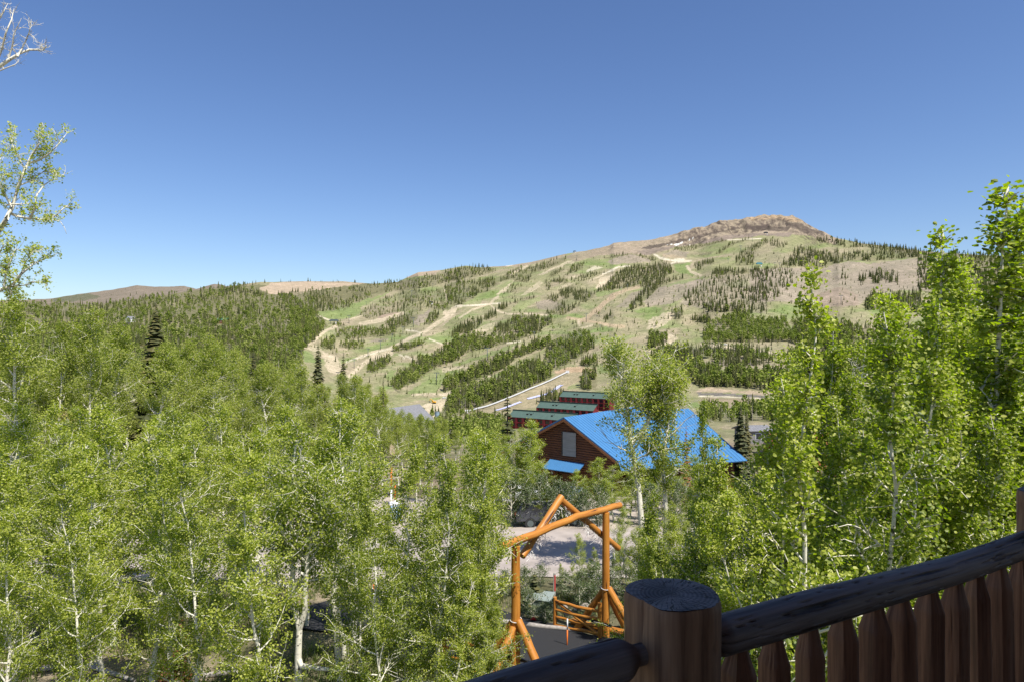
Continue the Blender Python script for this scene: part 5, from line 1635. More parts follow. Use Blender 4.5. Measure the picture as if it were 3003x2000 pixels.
def weathered(pts, rad, name, mat, parent, sides=72, seed=0, crack=.10, lump=.025, fl=None, close=True, cw=.055):
    """A log whose surface is really checked and lumpy: drying cracks follow the grain."""
    V, Q, uv = tube(pts, rad, sides, 0, seed, fl)
    p = np.asarray(pts, float)
    n = len(p)
    C = np.repeat(p, sides, axis=0)
    L = np.repeat(np.concatenate([[0], np.cumsum(np.linalg.norm(np.diff(p, axis=0), axis=1))]), sides)
    th = np.tile(np.linspace(0, 2 * np.pi, sides, endpoint=False), n)
    cx, sx = np.cos(th) * 2.1, np.sin(th) * 2.1
    def nz(fa, fl_, s_):
        return (vnoise(cx * fa + 7.3 * s_, L * fl_ + sx * fa * 1.7, seed * 13 + s_) + vnoise(sx * fa - 3.1 * s_, L * fl_ * 1.1 - cx * fa * 1.3, seed * 7 + s_ + 50))
    a, b = nz(1.6, 2.6, 1), nz(2.4, 4.5, 2)
    ck = np.maximum(np.clip(1 - np.abs(a) / cw, 0, 1) * np.clip(nz(1.0, 3.0, 5) * 4 + .5, 0, 1), .6 * np.clip(1 - np.abs(b) / cw, 0, 1) * np.clip(nz(1.0, 3.5, 6) * 4 + .3, 0, 1))
    sc_ = 1 + lump * (nz(.8, 5, 3) + .5 * nz(1.6, 14, 4)) + .010 * nz(7, 6, 7) - crack * ck
    V = C + (V - C) * sc_[:, None]
    fs = [Q]
    me = bpy.data.meshes.new(name)
    faces = [tuple(q) for q in Q]
    if close:
        faces += [tuple(reversed(range(sides))), tuple(range(len(V) - sides, len(V)))]
    me.from_pydata([tuple(v) for v in V], [], faces)
    l = me.uv_layers.new(name='UVMap')
    li = np.empty(len(me.loops), np.int32)
    me.loops.foreach_get('vertex_index', li)
    l.data.foreach_set('uv', uv.astype(np.float32)[li].ravel())
    me.materials.append(mat)
    me.polygons.foreach_set('use_smooth', np.ones(len(me.polygons), bool))
    me.set_sharp_from_angle(angle=math.radians(38))
    return link(name, me, parent), V


def newel(s, ztop_, r, seed, fl):
    c = rail_pt(s, 0)
    z = [-1.9, -1.6, -1.3, -1.0, -.8, ztop_ - .012, ztop_]
    rad = np.array([1.02, 1.0, 1.0, .99, 1.0, 1.0, .965]) * r
    zs = np.concatenate([np.linspace(-1.9, ztop_ - .012, 90), [ztop_]])
    rad = np.interp(zs, z, rad)
    pts = [(0, 0, k) for k in zs]
    o, V = weathered(pts, rad, 'newel_post', M['post_log'], railing, 64, seed, .09, .012, fl, False, .04)
    o.location = c - ro
    # top face with its own end grain
    top = V[-64:]
    me = bpy.data.meshes.new('post_top')
    vs = [(0, 0, ztop_ + .002)]
    fs = []
    for k in (.25, .5, .75, 1.0):
        for p in top:
            a = math.atan2(p[1], p[0])
            vs.append((p[0] * k, p[1] * k, ztop_ + .001 + .0012 * math.sin(a * 3) * k))
    for i in range(64):
        fs.append((0, 1 + i, 1 + (i + 1) % 64))
    for ring in range(3):
        for i in range(64):
            a, b = 1 + ring * 64 + i, 1 + ring * 64 + (i + 1) % 64
            fs.append((a, a + 64, b + 64, b))
    me.from_pydata(vs, [], fs)
    me.materials.append(M['endgrain'])
    t = link('post_top', me, o)
    return o


newel(0.0, -.555, .105, 3, [(math.radians(118), .80), (math.radians(200), .95)])
newel(1.72, -.515, .10, 4, [(math.radians(40), .88)])
newel(-1.75, -.54, .10, 5, [(math.radians(200), .9)])


def top_rail(s0, s1, seed, zc=-.672, r=.047):
    n = 230
    gq = np.random.default_rng(seed)
    pts, rad = [], []
    for i in range(n):
        t = i / (n - 1)
        s = s0 + (s1 - s0) * t
        d = min(s - s0, s1 - s)
        k = min(1.0, .50 + .50 * math.sin(min(1, max(0, d - .035) / .05) * math.pi / 2)) if d > .03 else .5
        pts.append(rail_pt(s, zc + .012 * math.sin(t * 3.1 + 3.3) + .004 * math.sin(t * 9 + seed)) + Vector((.004 * math.sin(t * 7 + seed), 0, 0)) - ro)
        rad.append(r * 1.0 * (1 - .17 * t * (seed == 11)) * k * (1 + .03 * math.sin(t * 11 + seed)))
    ss = np.array(rad)
    return weathered(pts, ss, 'top_rail', M['rail_log'], railing, 80, seed, .16, .035)[0]


top_rail(.075, 1.67, 11)
top_rail(-1.70, -.07, 12)
for a, b in ((.06, 1.66), (-1.69, -.06)):
    MB().log([rail_pt(a + (b - a) * t, -1.5) - ro for t in np.linspace(0, 1, 10)], .045, 16, .02, 7).build('bottom_rail', M['rail_log'], railing, True)
gq = np.random.default_rng(91)
for base_s in (0.0, -1.72):
    for k in range(12):
        s = base_s + .203 + .1312 * k
        if s > 1.66 or (base_s < 0 and s > -.1):
            continue
        c = rail_pt(s, 0)
        zt = -.712
        hs_ = gq.uniform(.055, .085)
        zk = [-1.5, zt - hs_, zt - hs_ * .42, zt, zt + .02]
        rk = np.array([.0395, .039, .026, .019, .018]) * gq.uniform(.94, 1.07)
        z = np.concatenate([np.linspace(-1.5, zt - hs_ - .01, 44), np.linspace(zt - hs_, zt + .02, 14)])
        rad = np.interp(z, zk, rk)
        bend = gq.normal(0, .004, 2)
        pts = [(bend[0] * math.sin(q * 3), bend[1] * math.sin(q * 3), q) for q in z]
        fl = [(math.radians(gq.uniform(92, 116)), gq.uniform(.62, .74)), (math.radians(gq.uniform(180, 200)), .90), (math.radians(gq.uniform(250, 280)), .85)]
        o = weathered(pts, rad, 'baluster', M['baluster'], railing, 44, 100 + k + (base_s < 0) * 20, .10, .03, fl, True, .05)[0]
        o.location = c - ro

# the house the photograph is taken from: deck, wall behind, roof over the deck
cabin = empty('log_cabin', (0, -2.0, -1.62), 0, 'log house whose covered deck the view is taken from', 'house')
co = Vector(cabin.location)
ang = math.atan2(.49, .872)
mb = MB()
for k in range(34):
    c = rail_pt(.7, -1.66) + Vector((.49, -.872, 0)) * (-.12 + k * .14)
    mb.box(c - co, (6.6, .132, .04), ang)
mb.build('deck_floor', M['deck'], cabin)
mb = MB()
for k in range(16):
    z = -1.55 + k * .24
    a, b = rail_pt(-2.4, z) + Vector((.49, -.872, 0)) * 3.0, rail_pt(3.9, z) + Vector((.49, -.872, 0)) * 3.0
    mb.log([a - co, b - co], .135, 12, .01, k)
mb.build('log_wall', M['logwall'], cabin, True)
q = [rail_pt(-2.6, 1.75) + Vector((.49, -.872, 0)) * -.30, rail_pt(4.0, 1.75) + Vector((.49, -.872, 0)) * -.30, rail_pt(4.0, 2.6) + Vector((.49, -.872, 0)) * 6.0, rail_pt(-2.6, 2.6) + Vector((.49, -.872, 0)) * 6.0]
MB().slab([p - co for p in q], .2).build('porch_roof', M['trim'], cabin)
a, b = rail_pt(-2.6, 1.45) + Vector((.49, -.872, 0)) * .05, rail_pt(4.0, 1.45) + Vector((.49, -.872, 0)) * .05
MB().log([a - co, b - co], .13, 14, .02, 5).build('porch_beam', M['logwall'], cabin, True)

# ------------------------------------------------------------------ blue roofed house
def log_courses(mb, a, b, z0, ztop_fn, inw, course=.20, steps=40):
    """Half-round log siding from a to b (xy), bulging along -inw; ztop_fn(t) is the wall's top."""
    a, b, inw = Vector((*a, 0)), Vector((*b, 0)), Vector((*inw, 0))
    zmax = max(ztop_fn(t / 20) for t in range(21))
    z = z0
    ts = [i / steps for i in range(steps + 1)]
    while z < zmax:
        zz_ = z + course
        run = [t for t in ts if ztop_fn(t) >= z + course * .5]
        if len(run) >= 2:
            t0, t1 = run[0], run[-1]
            pr = []
            for k in range(6):
                an = math.pi * k / 5
                pr.append((z + course * (1 - math.cos(an)) / 2, -.075 * math.sin(an)))
            vs, fs = [], []
            for t in (t0, t1):
                for (zk, dk) in pr:
                    p = a.lerp(b, t) + inw * dk
                    vs.append((p.x, p.y, zk))
            for k in range(5):
                fs.append((k, k + 6, k + 7, k + 1))
            fs.append((0, 1, 2, 3, 4, 5)); fs.append((11, 10, 9, 8, 7, 6))
            mb.add(vs, fs)
        z = zz_


def ribbed(name, q, mat, parent, ribs, th=.1):
    """Standing-seam slab: q = eave-left, eave-right, ridge-right, ridge-left."""
    mb = MB()
    q = [Vector(p) for p in q]
    mb.slab(q, th)
    n = (q[1] - q[0]).cross(q[3] - q[0]).normalized()
    al = (q[1] - q[0]).normalized()
    for i in range(ribs + 1):
        t = i / ribs
        e, r = q[0].lerp(q[1], t), q[3].lerp(q[2], t)
        w = al * .016
        b_ = [e - w + n * .002, e + w + n * .002, r + w + n * .002, r - w + n * .002]
        mb.hexa(b_, [p + n * .022 for p in b_])
    return mb.build(name, mat, parent)


def blue_house():
    A = P(1653, 1223, 58)
    th = math.radians(39)
    d = Vector((math.sin(th), math.cos(th), 0))
    e = Vector((math.cos(th), -math.sin(th), 0))
    n = -d
    root = empty('log_house', (A.x, A.y, -13.2), 0, 'brown log house with a bright blue metal roof across the road', 'house')
    o = Vector(root.location)
    WL, HL, WR, HR = 7.1, 3.62, 5.3, 3.15
    Lr = 17.0
    up = Vector((0, 0, 1))
    Aw = A + d * .36
    # roof planes of the front wing
    l_e, r_e = A - e * WL - up * HL, A + e * WR - up * HR
    ribbed('roof', [(l_e + d * Lr) - o, l_e - o, A - o, (A + d * Lr) - o], M['blue_metal'], root, 40)
    ribbed('roof', [r_e - o, (r_e + d * Lr) - o, (A + d * Lr) - o, A - o], M['blue_metal'], root, 40)
    # rake boards
    for (x, y) in ((l_e, A), (r_e, A)):
        v = (y - x)
        b_ = [x + n * .03 - up * .14, y + n * .03 - up * .14, y - n * .03 - up * .14, x - n * .03 - up * .14]
        if x is r_e:
            b_ = [b_[1], b_[0], b_[3], b_[2]]
        MB().hexa([p - up * .22 - o for p in b_], [p - o for p in b_]).build('rake_board', M['trim'], root)
    # soffits (brown underside) are the slabs' own underside; log gable wall
    zg = -13.6
    a = Aw - e * (WL - 2.6); b = Aw + e * (WR - .7)

    def topf(t):
        x = -(WL - 2.6) + t * (WL - 2.6 + WR - .7)
        return (A.z - .16 - (-x) * HL / WL) if x < 0 else (A.z - .16 - x * HR / WR)
    mb = MB()
    log_courses(mb, (a.x, a.y), (b.x, b.y), zg, topf, (d.x, d.y))
    mb.add([Vector((a.x, a.y, zg)) + d * .02, Vector((b.x, b.y, zg)) + d * .02, Vector((b.x, b.y, topf(1))) + d * .02, Vector((Aw.x, Aw.y, A.z - .16)) + d * .02, Vector((a.x, a.y, topf(0))) + d * .02], [(0, 1, 2, 3, 4)])
    for sgn, p in ((-1, a), (1, b)):
        q = p + d * (Lr - 2)
        lg = MB()
        mb2 = mb
        zt = topf(0) if sgn < 0 else topf(1)
        i2 = e * (-sgn)
        pa_, pb_ = ((q, p) if sgn < 0 else (p, q))
        log_courses(mb, (pa_.x, pa_.y), (pb_.x, pb_.y), zg, lambda t, z=zt: z, (i2.x, i2.y))
    mb.v = [tuple(Vector(v) - o) for v in mb.v]
    mb.build('wall', M['logwall'], root)
    # side porch wall under the long left slope
    p0, p1 = Aw - e * (WL - .8) + d * 1.0, Aw - e * (WL - .8) + d * 9
    mb = MB()
    log_courses(mb, (p1.x, p1.y), (p0.x, p0.y), zg, lambda t: A.z - HL + .1, (e.x, e.y))
    p2 = Aw - e * (WL - 2.7) + d * 1.0
    log_courses(mb, (p0.x, p0.y), (p2.x, p2.y), zg, lambda t: A.z - HL + .25, (d.x, d.y))
    mb.v = [tuple(Vector(v) - o) for v in mb.v]
    mb.build('side_wall', M['logwall'], root)
    # boarded window
    rz = math.atan2(e.y, e.x)
    wc = Aw + e * .42 - up * 2.27 + n * .14
    MB().box(wc - o, (1.34, .06, 2.02), rz).build('window_board', M['plywood'], root)
    MB().box(wc - e * .72 - o + d * .03, (.14, .12, 2.1), rz).build('window_frame', M['black'], root)
    # small vent box
    MB().box(Aw + e * 3.15 - up * 2.15 + n * .12 - o, (.26, .12, .26), rz).build('vent_box', M['beige'], root)
    # awning with brackets, door under it
    ac = Aw + e * .15 - up * 3.75
    q = [ac - e * 1.75 + n * 1.25 - up * .62, ac + e * 1.75 + n * 1.25 - up * .62, ac + e * 1.75 + n * .06, ac - e * 1.75 + n * .06]
    aw = ribbed('awning', [p - o for p in q], M['blue_metal'], root, 12, .07)
    for s in (-1.0, 1.0):
        t = ac + e * s
        pts = [t + n * .12 - up * 2.0, t + n * .25 - up * 1.45, t + n * .55 - up * .95, t + n * 1.05 - up * .68]
        MB().log([p - o for p in pts], .085, 9, .02, 4).build('awning_bracket', M['trim'], root, True)
        MB().log([t + n * .15 - up * .2 - o, t + n * .15 - up * 4.0 - o], .11, 10, .02, 5).build('porch_post', M['trim'], root, True)
    door = MB().box(ac + n * .10 - up * 2.1 - o, (1.0, .08, 2.1), rz).build('door', M['logwall'], root)
    MB().box(ac + e * .38 + n * .17 - up * 2.15 - o, (.05, .08, .14), rz).build('handle', M['steel'], door)
    MB().box(ac - e * 1.45 + n * .15 - up * 1.05 - o, (.16, .16, .3), rz).build('wall_lamp', M['offwhite'], root)
    # second wing, ridge across, its gable end to the right
    s2 = Vector((.371, -.928, 0))
    r2 = Vector((.928, .371, 0))
    R0_ = Vector((8.0, 62.4, -6.5))
    R1_ = R0_ + r2 * 9.8
    E1, E0 = R1_ + s2 * 8.2 - up * 3.7, R0_ + s2 * 8.2 - up * 3.7 - r2 * 2.6
    ribbed('roof', [E0 - o, E1 - o, R1_ - o, R0_ - o], M['blue_metal'], root, 30)
    B1, B0 = R1_ - s2 * 7 - up * 3.6, R0_ - s2 * 7 - up * 3.6
    ribbed('roof', [B1 - o, B0 - o, R0_ - o, R1_ - o], M['blue_metal'], root, 30)
    mb = MB()
    w0, w1 = R1_ + s2 * 7.2 - r2 * .6, R1_ - s2 * 6.4 - r2 * .6
    log_courses(mb, (w0.x, w0.y), (w1.x, w1.y), zg, lambda t: R1_.z - .2 - abs(7.2 - 13.6 * t) * .46, (-r2.x, -r2.y))
    f0, f1 = R0_ + s2 * 7.2 + r2 * 1.5, R1_ + s2 * 7.2 - r2 * .6
    log_courses(mb, (f0.x, f0.y), (f1.x, f1.y), zg, lambda t: R1_.z - 3.5, (-s2.x, -s2.y))
    mb.v = [tuple(Vector(v) - o) for v in mb.v]
    mb.build('wall', M['logwall'], root)
    for sg in (1, -1):
        x, y = (E1 if sg > 0 else B1), R1_
        b_ = [x - up * .12, y - up * .12, y - r2 * .06 - up * .12, x - r2 * .06 - up * .12]
        if sg < 0:
            b_ = b_[::-1]
        MB().hexa([p - up * .2 - o for p in b_], [p - o for p in b_]).build('rake_board', M['trim'], root)


blue_house()


# ------------------------------------------------------------------ condos, other buildings
def condo(u, v, Y, L, label, seed, nbay=9):
    A = P(u, v, Y)                                # far (left) end of the ridge
    an = math.radians(33)
    d = Vector((math.cos(an), -math.sin(an), 0))   # along, towards the right and nearer
    n = Vector((-math.sin(an), -math.cos(an), 0))  # front
    up = Vector((0, 0, 1))
    root = empty('condo_building', (A.x, A.y, A.z - 13), 0, label, 'building', 'green-roofed condo buildings')
    o = Vector(root.location)
    w, h = 5.6, 3.3
    Ev = A + n * w - up * h
    MB().slab([p - o for p in (Ev - d * .4, Ev + d * (L + .4), A + d * (L + .4) - up * .0, A - d * .4)], .25).build('roof', M['condo_green'], root)
    # clerestory back wall with a dark fascia along the ridge
    c = A + d * L / 2 - n * .35
    rz = math.atan2(d.y, d.x)
    MB().box(c + up * .25 - o, (L + 1.4, .7, 1.1), rz).build('fascia', M['condo_fascia'], root)
    c = A + d * L / 2 + n * (w / 2 - 1.7)
    MB().box(c - up * 7.75 - n * .3 - o, (L, w + 2.6, 9.0), rz).build('wall', M['condo_red'], root)
    # gable triangle ends
    for s in (0, L):
        q = [A + d * (s + (-.05 if s == 0 else .05)) + n * (w - .7) - up * (h + .1), A + d * (s + (-.05 if s == 0 else .05)) - n * .5 - up * (h + .1), A + d * (s + (-.05 if s == 0 else .05)) - n * .5 - up * .3]
        MB().prism([p - o for p in q], d * (.1 if s == 0 else -.1)).build('gable_wall', M['condo_red'], root)
    bay = L / nbay
    fz = A + n * (w - .75)
    for k in range(nbay):
        x = bay * (k + .5)
        MB().box(fz + d * (x - bay * .42) + n * .35 - up * (h + 4.4) - o, (bay * .30, .8, 8.4), rz).build('pilaster', M['condo_red'], root)
        for lv in range(2):
            f = MB().box(fz + d * (x + bay * .13) + n * .02 - up * (h + 1.9 + lv * 2.9) - o, (bay * .62, .12, 1.9), rz).build('window', M['glass'], root)
            MB().box(fz + d * (x + bay * .13) + n * .14 - up * (h + 1.9 + lv * 2.9) - o, (.12, .1, 1.9), rz).build('mullion', M['condo_red'], f)
            MB().box(fz + d * (x + bay * .13) + n * .5 - up * (h + 3.1 + lv * 2.9) - o, (bay * .62, .9, .16), rz).build('balcony', M['condo_red'], root)
    for t in (.27, .33, .66):
        c = A + d * L * t + n * 2.6 - up * (2.6 * h / w - .2)
        sk = MB().box(c - o, (1.1, 1.0, .7), rz).build('skylight', M['black'], root)
        MB().log([c + d * 1.0 - n * 1.0 - o, c + d * 1.0 - n * 1.0 + up * 1.3 - o], .12, 6).build('flue', M['steel'], root)


condo(1506, 1203, 425, 44, 'green-roofed dark red condo building nearest the log house', 1)
condo(1586, 1178, 468, 42, 'green-roofed dark red condo building, middle of the three', 2)
condo(1652, 1148, 512, 40, 'green-roofed dark red condo building farthest up the slope', 3)


def gable_house(name, c, L, W, hw, hr, rz, wall, roof, label, cat='house', win=0, trim=None, ov=.5, group=None):
    """Plain gabled house: c = centre of its floor; ridge along local x."""
    root = empty(name, c, rz, label, cat, group)
    MB().box((0, 0, hw / 2), (L, W, hw)).build('wall', M[wall], root)
    for s in (-1, 1):
        x = s * L / 2
        MB().prism([(x, -W / 2, hw), (x, W / 2, hw), (x, 0, hw + hr)], (-s * .12, 0, 0)).build('gable_wall', M[wall], root)
    k = hr / (W / 2)
    e = W / 2 + ov
    ez = hw + hr - e * k + .12
    tz = hw + hr + .12
    x = L / 2 + ov
    ribbed('roof', [(-x, -e, ez), (x, -e, ez), (x, 0, tz), (-x, 0, tz)], M[roof], root, max(6, int(L / .5)), .14)
    ribbed('roof', [(x, e, ez), (-x, e, ez), (-x, 0, tz), (x, 0, tz)], M[roof], root, max(6, int(L / .5)), .14)
    for i in range(win):
        xx = -L / 2 + L * (i + .5) / win
        f = MB().box((xx, -W / 2 - .03, hw * .55), (1.3, .1, 1.3)).build('window', M['white'], root)
        MB().box((xx, -W / 2 - .07, hw * .55), (1.1, .1, 1.1)).build('pane', M['glass'], f)
        yy = 0
    for s in (-1, 1):
        f = MB().box((s * (L / 2 + .03), 0, hw * .55), (.1, 1.3, 1.4)).build('window', M['white'], root)
        MB().box((s * (L / 2 + .07), 0, hw * .55), (.1, 1.1, 1.2)).build('pane', M['glass'], f)
    if trim:
        for s in (-1, 1):
            for t in (-1, 1):
                b_ = [Vector((s * x, t * e, ez - .16)), Vector((s * x, 0, tz - .16)), Vector((s * (x - .06), 0, tz - .16)), Vector((s * (x - .06), t * e, ez - .16))]
                if s * t > 0:
                    b_ = b_[::-1]
                MB().hexa([p - Vector((0, 0, .24)) for p in b_], b_).build('rake_board', M[trim], root)
    return root


c = P(2600, 1310, 47)
gable_house('red_roofed_house', (c.x, 47, -12.6), 14.5, 9.5, 3.2, 2.9, math.radians(-8), 'grey_siding', 'red_roof', 'grey block house with a red metal roof behind the right hand aspens', win=4, trim='trim')
c = P(1163, 1185, 150)
gable_house('grey_roofed_lodge', (c.x, 150, gz(c.x, 150)), 16, 9, 6.5, 3.5, math.radians(62), 'beige', 'grey_roof', 'beige lodge with a steep grey roof beside the dirt base area', win=3)
c = P(752, 1205, 100)
gable_house('grey_roofed_house', (c.x, 100, gz(c.x, 100) - .5), 10, 8, 4.6, 2.8, math.radians(8), 'grey_siding', 'grey_roof', 'grey-roofed house deep in the left aspen stand', win=3)
c = P(1005, 1165, 125)
gable_house('grey_roofed_house', (c.x, 125, gz(c.x, 125)), 10, 8, 5.5, 3.2, math.radians(-20), 'grey_siding', 'grey_roof', 'purple-grey roofed house behind the aspens left of the beige lodge', win=2)
h = hit(655, 948)
gable_house('green_roofed_chalet', (h[0], h[1], h[2] - 1), 17, 11, 6, 3.2, math.radians(6), 'logwall', 'chalet_green', 'green-roofed log chalet alone in the far left forest', 'chalet', win=4)
h = hit(383, 946)
gable_house('hillside_house', (h[0], h[1], h[2] - 1), 11, 9, 7, 4, math.radians(70), 'white', 'grey_roof', 'small pale house with a slate roof in the far left forest', win=1)
c = P(2207, 1258, 140)
gable_house('grey_shed', (c.x, 140, -20.6), 5.5, 4.5, 2.6, .7, math.radians(10), 'grey_siding', 'grey_roof', 'small grey shed behind the fir right of the blue roof', 'shed', win=1)
h = hit(2372, 1182)
gable_house('timber_lodge', (h[0], h[1] - 5, h[2] - 4), 14, 12, 9, 4.5, math.radians(20), 'logwall', 'grey_roof', 'brown timber lodge at the end of the stone lined road', 'lodge', win=4)


# ------------------------------------------------------------------ ski area furniture
def tower(z, x, yt, yb, k):
    X0, Y0_, s = ZO[z]
    u, v = X0 + x / s, Y0_ + yb / s
    h = hit(u, v)
    if h is None:
        return
    X, Y, Z = h
    H = (yb - yt) / s / F * Y
    label = 'dark T-headed lift mast, ' + k
    o = empty('lift_tower', (X, Y, Z - .4), math.radians(random.uniform(-25, 15)), label, 'lift tower', 'ski lift towers')
    w = max(.28, H * .035)
    MB().log([(0, 0, 0), (0, 0, H + .4)], np.array((w, w * .75)), 8).build('mast', M['steel'], o, True)
    arm = H * .42
    MB().box((0, 0, H + .35), (arm, w * 1.6, w * 1.5)).build('crossarm', M['steel'], o)
    for sx in (-1, 1):
        MB().box((sx * arm * .46, 0, H - w * .1), (w * 1.2, arm * .5, w)).build('sheave', M['steel'], o)


for t in (('A', 1706, 860, 990, 'seventh up the left lift line'), ('A', 1562, 985, 1085, 'sixth up the left lift line'), ('A', 1411, 1085, 1180, 'fifth up the left lift line'), ('A', 1250, 1178, 1300, 'fourth up the left lift line'),
          ('A', 1080, 1280, 1395, 'third up the left lift line'), ('E', 888, 250, 375, 'second up the left lift line'), ('E', 665, 425, 565, 'lowest of the left lift line beside the ragged fir'),
          ('A', 818, 830, 940, 'right of the small lift terminal'), ('A', 1057, 640, 690, 'on the green run below the upper forest'), ('A', 1683, 490, 570, 'in the scattered trees of the upper slope'), ('A', 1975, 390, 445, 'on the upper green run'),
          ('E', 2025, 435, 600, 'alone on the green run above the excavator'), ('F', 608, 330, 500, 'middle of the lower green run'), ('F', 1255, 110, 215, 'upper end of the lower green run'),
          ('B', 1975, 1130, 1250, 'at the crossing of the orange dirt roads'), ('B', 2167, 1285, 1375, 'below the orange dirt road'), ('B', 1843, 335, 405, 'near the pale ridge top'),
          ('C', 337, 1050, 1130, 'left of two on the orange run'), ('C', 427, 1010, 1085, 'right of two on the orange run'), ('C', 1815, 655, 725, 'on the summit bench'), ('C', 1990, 480, 575, 'under the summit cliffs'), ('C', 2148, 350, 425, 'nearest the summit terminal'),
          ('D', 768, 880, 995, 'upper one on the grey scree'), ('D', 1255, 1165, 1290, 'lower one on the grey scree'), ('D', 410, 715, 795, 'right of the teal lift terminal'), ('D', 340, 712, 780, 'beside the teal lift terminal')):
    tower(*t)


def terminal(z, x, y, L, H, mat, label, rz=0.2):
    X0, Y0_, s = ZO[z]
    h = hit(X0 + x / s, Y0_ + y / s)
    o = empty('lift_terminal', (h[0], h[1], h[2] - .3), rz, label, 'lift terminal')
    for sx in (-.36, .36):
        MB().log([(sx * L, 0, 0), (sx * L, 0, H * .6)], .35, 8).build('mast', M['steel'], o, True)
    prof = [(-L / 2, 0, H * .55), (L / 2, 0, H * .55), (L / 2, 0, H * .8), (L * .3, 0, H), (-L * .3, 0, H), (-L / 2, 0, H * .8)]
    MB().prism([(a, -1.6, c_) for a, b_, c_ in prof], (0, 3.2, 0)).build('housing', M[mat], o)
    MB().box((L * .2, -2.2, 1.3), (2.4, 2.2, 2.6)).build('operator_hut', M['offwhite'], o)


terminal('A', 610, 940, 18, 9, 'steel', 'dark lift terminal with a white hut at the left run', .1)
terminal('D', 125, 765, 14, 9, 'teal', 'teal lift terminal on the shoulder below the summit')
terminal('D', 215, 325, 14, 9, 'black', 'dark lift terminal with white end under the summit cliffs')
terminal('A', 1950, 675, 10, 7, 'black', 'small dark lift terminal above the knoll aspens')
terminal('B', 1812, 290, 9, 6, 'black', 'tiny dark hut on the pale ridge')


def ribbon(name, pts, half, height, mat, label, cat, prof='tunnel'):
    """Long low structure laid along the slope through the given photo points."""
    p = []
    for (u, v) in pts:
        h = hit(u, v)
        p.append(Vector((h[0], h[1], h[2])))
    q = []
    for a, b in zip(p[:-1], p[1:]):
        n = max(2, int((b - a).length / 12))
        for i in range(n):
            t = a.lerp(b, i / n)
            q.append(Vector((t.x, t.y, gz(t.x, t.y))))
    q.append(p[-1])
    root = empty(name, tuple(q[0]), 0, label, cat)
    o = q[0]
    if prof == 'tunnel':
        MB().log([t - o + Vector((0, 0, height * .5)) for t in q], height * .36, 10).build('cover', M[mat], root, True)
        for k in (0, -1):
            MB().box(q[k] - o + Vector((0, 0, 1.4)), (4, 4, 2.8)).build('end_hut', M['offwhite'], root)
    else:
        V, Fc = [], []
        for i, t in enumerate(q):
            d = (q[min(i + 1, len(q) - 1)] - q[max(i - 1, 0)])
            s = Vector((-d.y, d.x, 0)).normalized()
            for w, zz_ in ((-half, .55), (-half * .7, .25), (half * .7, .25), (half, .55)):
                x = t + s * w
                V.append((x.x - o.x, x.y - o.y, gz(x.x, x.y) + zz_ - o.z))
        for i in range(len(q) - 1):
            for k in range(3):
                a = i * 4 + k
                Fc.append((a, a + 1, a + 5, a + 4))
        me = bpy.data.meshes.new(name)
        me.from_pydata(V, [], Fc)
        me.materials.append(M[mat])
        l = link('lane', me, root)
        sd = l.modifiers.new('thick', 'SOLIDIFY')
        sd.thickness = .15
    return root


ribbon('conveyor_tunnel', [(1300 + a / 4.71, 950 + b / 4.71) for a, b in ((330, 1222), (480, 1178), (720, 1105), (960, 1010), (1200, 905), (1480, 790), (1715, 672))], 1.5, 2.6, 'tunnel', 'long white conveyor tunnel climbing the beginner slope', 'conveyor')
ribbon('tubing_lane', [(1300 + a / 4.71, 950 + b / 4.71) for a, b in ((1170, 1035), (1300, 1000), (1420, 972), (1520, 925), (1600, 865), (1640, 842))], 2.8, 0, 'lavender', 'lavender tubing lane on the beginner slope', 'tubing lane', 'lane')
ribbon('tubing_lane', [(1300 + a / 4.71, 950 + b / 4.71) for a, b in ((740, 1192), (860, 1155), (1010, 1100), (1075, 1075))], 2.2, 0, 'lavender', 'broken pale lavender tubing lane lower on the beginner slope', 'tubing lane', 'lane')


def excavator():
    h = hit(1272, 1182)
    o = empty('excavator', (h[0], h[1], h[2]), math.radians(150), 'yellow excavator parked on the dirt base area', 'excavator')
    for s in (-1, 1):
        MB().prism([(-2.2, s * 1.3 - .35, .3), (-1.8, s * 1.3 - .35, 0), (1.8, s * 1.3 - .35, 0), (2.2, s * 1.3 - .35, .3), (1.9, s * 1.3 - .35, .95), (-1.9, s * 1.3 - .35, .95)], (0, .7, 0)).build('track', M['rubber'], o)
    MB().box((-.5, 0, 1.75), (4.0, 2.7, 1.3)).build('body', M['yellow'], o, bevel=.1)
    cab = MB().box((.9, .8, 2.7), (1.5, 1.1, 1.5)).build('cab', M['yellow'], o, bevel=.08)
    MB().box((1.2, .8, 2.85), (1.1, 1.16, .8)).build('window', M['glass'], cab)
    MB().log([(1.2, -.3, 2.0), (3.2, -.3, 4.6), (5.2, -.3, 4.9)], .3, 6).build('boom', M['yellow'], o)
    MB().log([(5.1, -.3, 5.0), (6.4, -.3, 2.2)], .24, 6).build('arm', M['yellow'], o)
    MB().prism([(6.2, -.9, 2.3), (6.9, -.9, 1.8), (6.5, -.9, .9), (5.7, -.9, 1.2)], (0, 1.2, 0)).build('bucket', M['steel'], o)


excavator()


def tank():
    X, Y, Z = hit(1282, 1232)
    o = empty('storage_tank', (X, Y, Z), 0, 'upright blue-grey tank at the edge of the dirt base area', 'tank')
    b = MB()
    b.log([(0, 0, -1), (0, 0, 7.5)], 2.0, 20)
    for k in range(4):
        b.log([(0, 0, 1 + k * 1.8), (0, 0, 1.2 + k * 1.8)], 2.08, 20)
    b.build('shell', M['tank'], o, True, 0, 40)
    MB().log([(0, 0, 7.5), (0, 0, 8.1)], np.array((2.1, .5)), 20).build('lid', M['steel'], o, True, 0, 30)


tank()


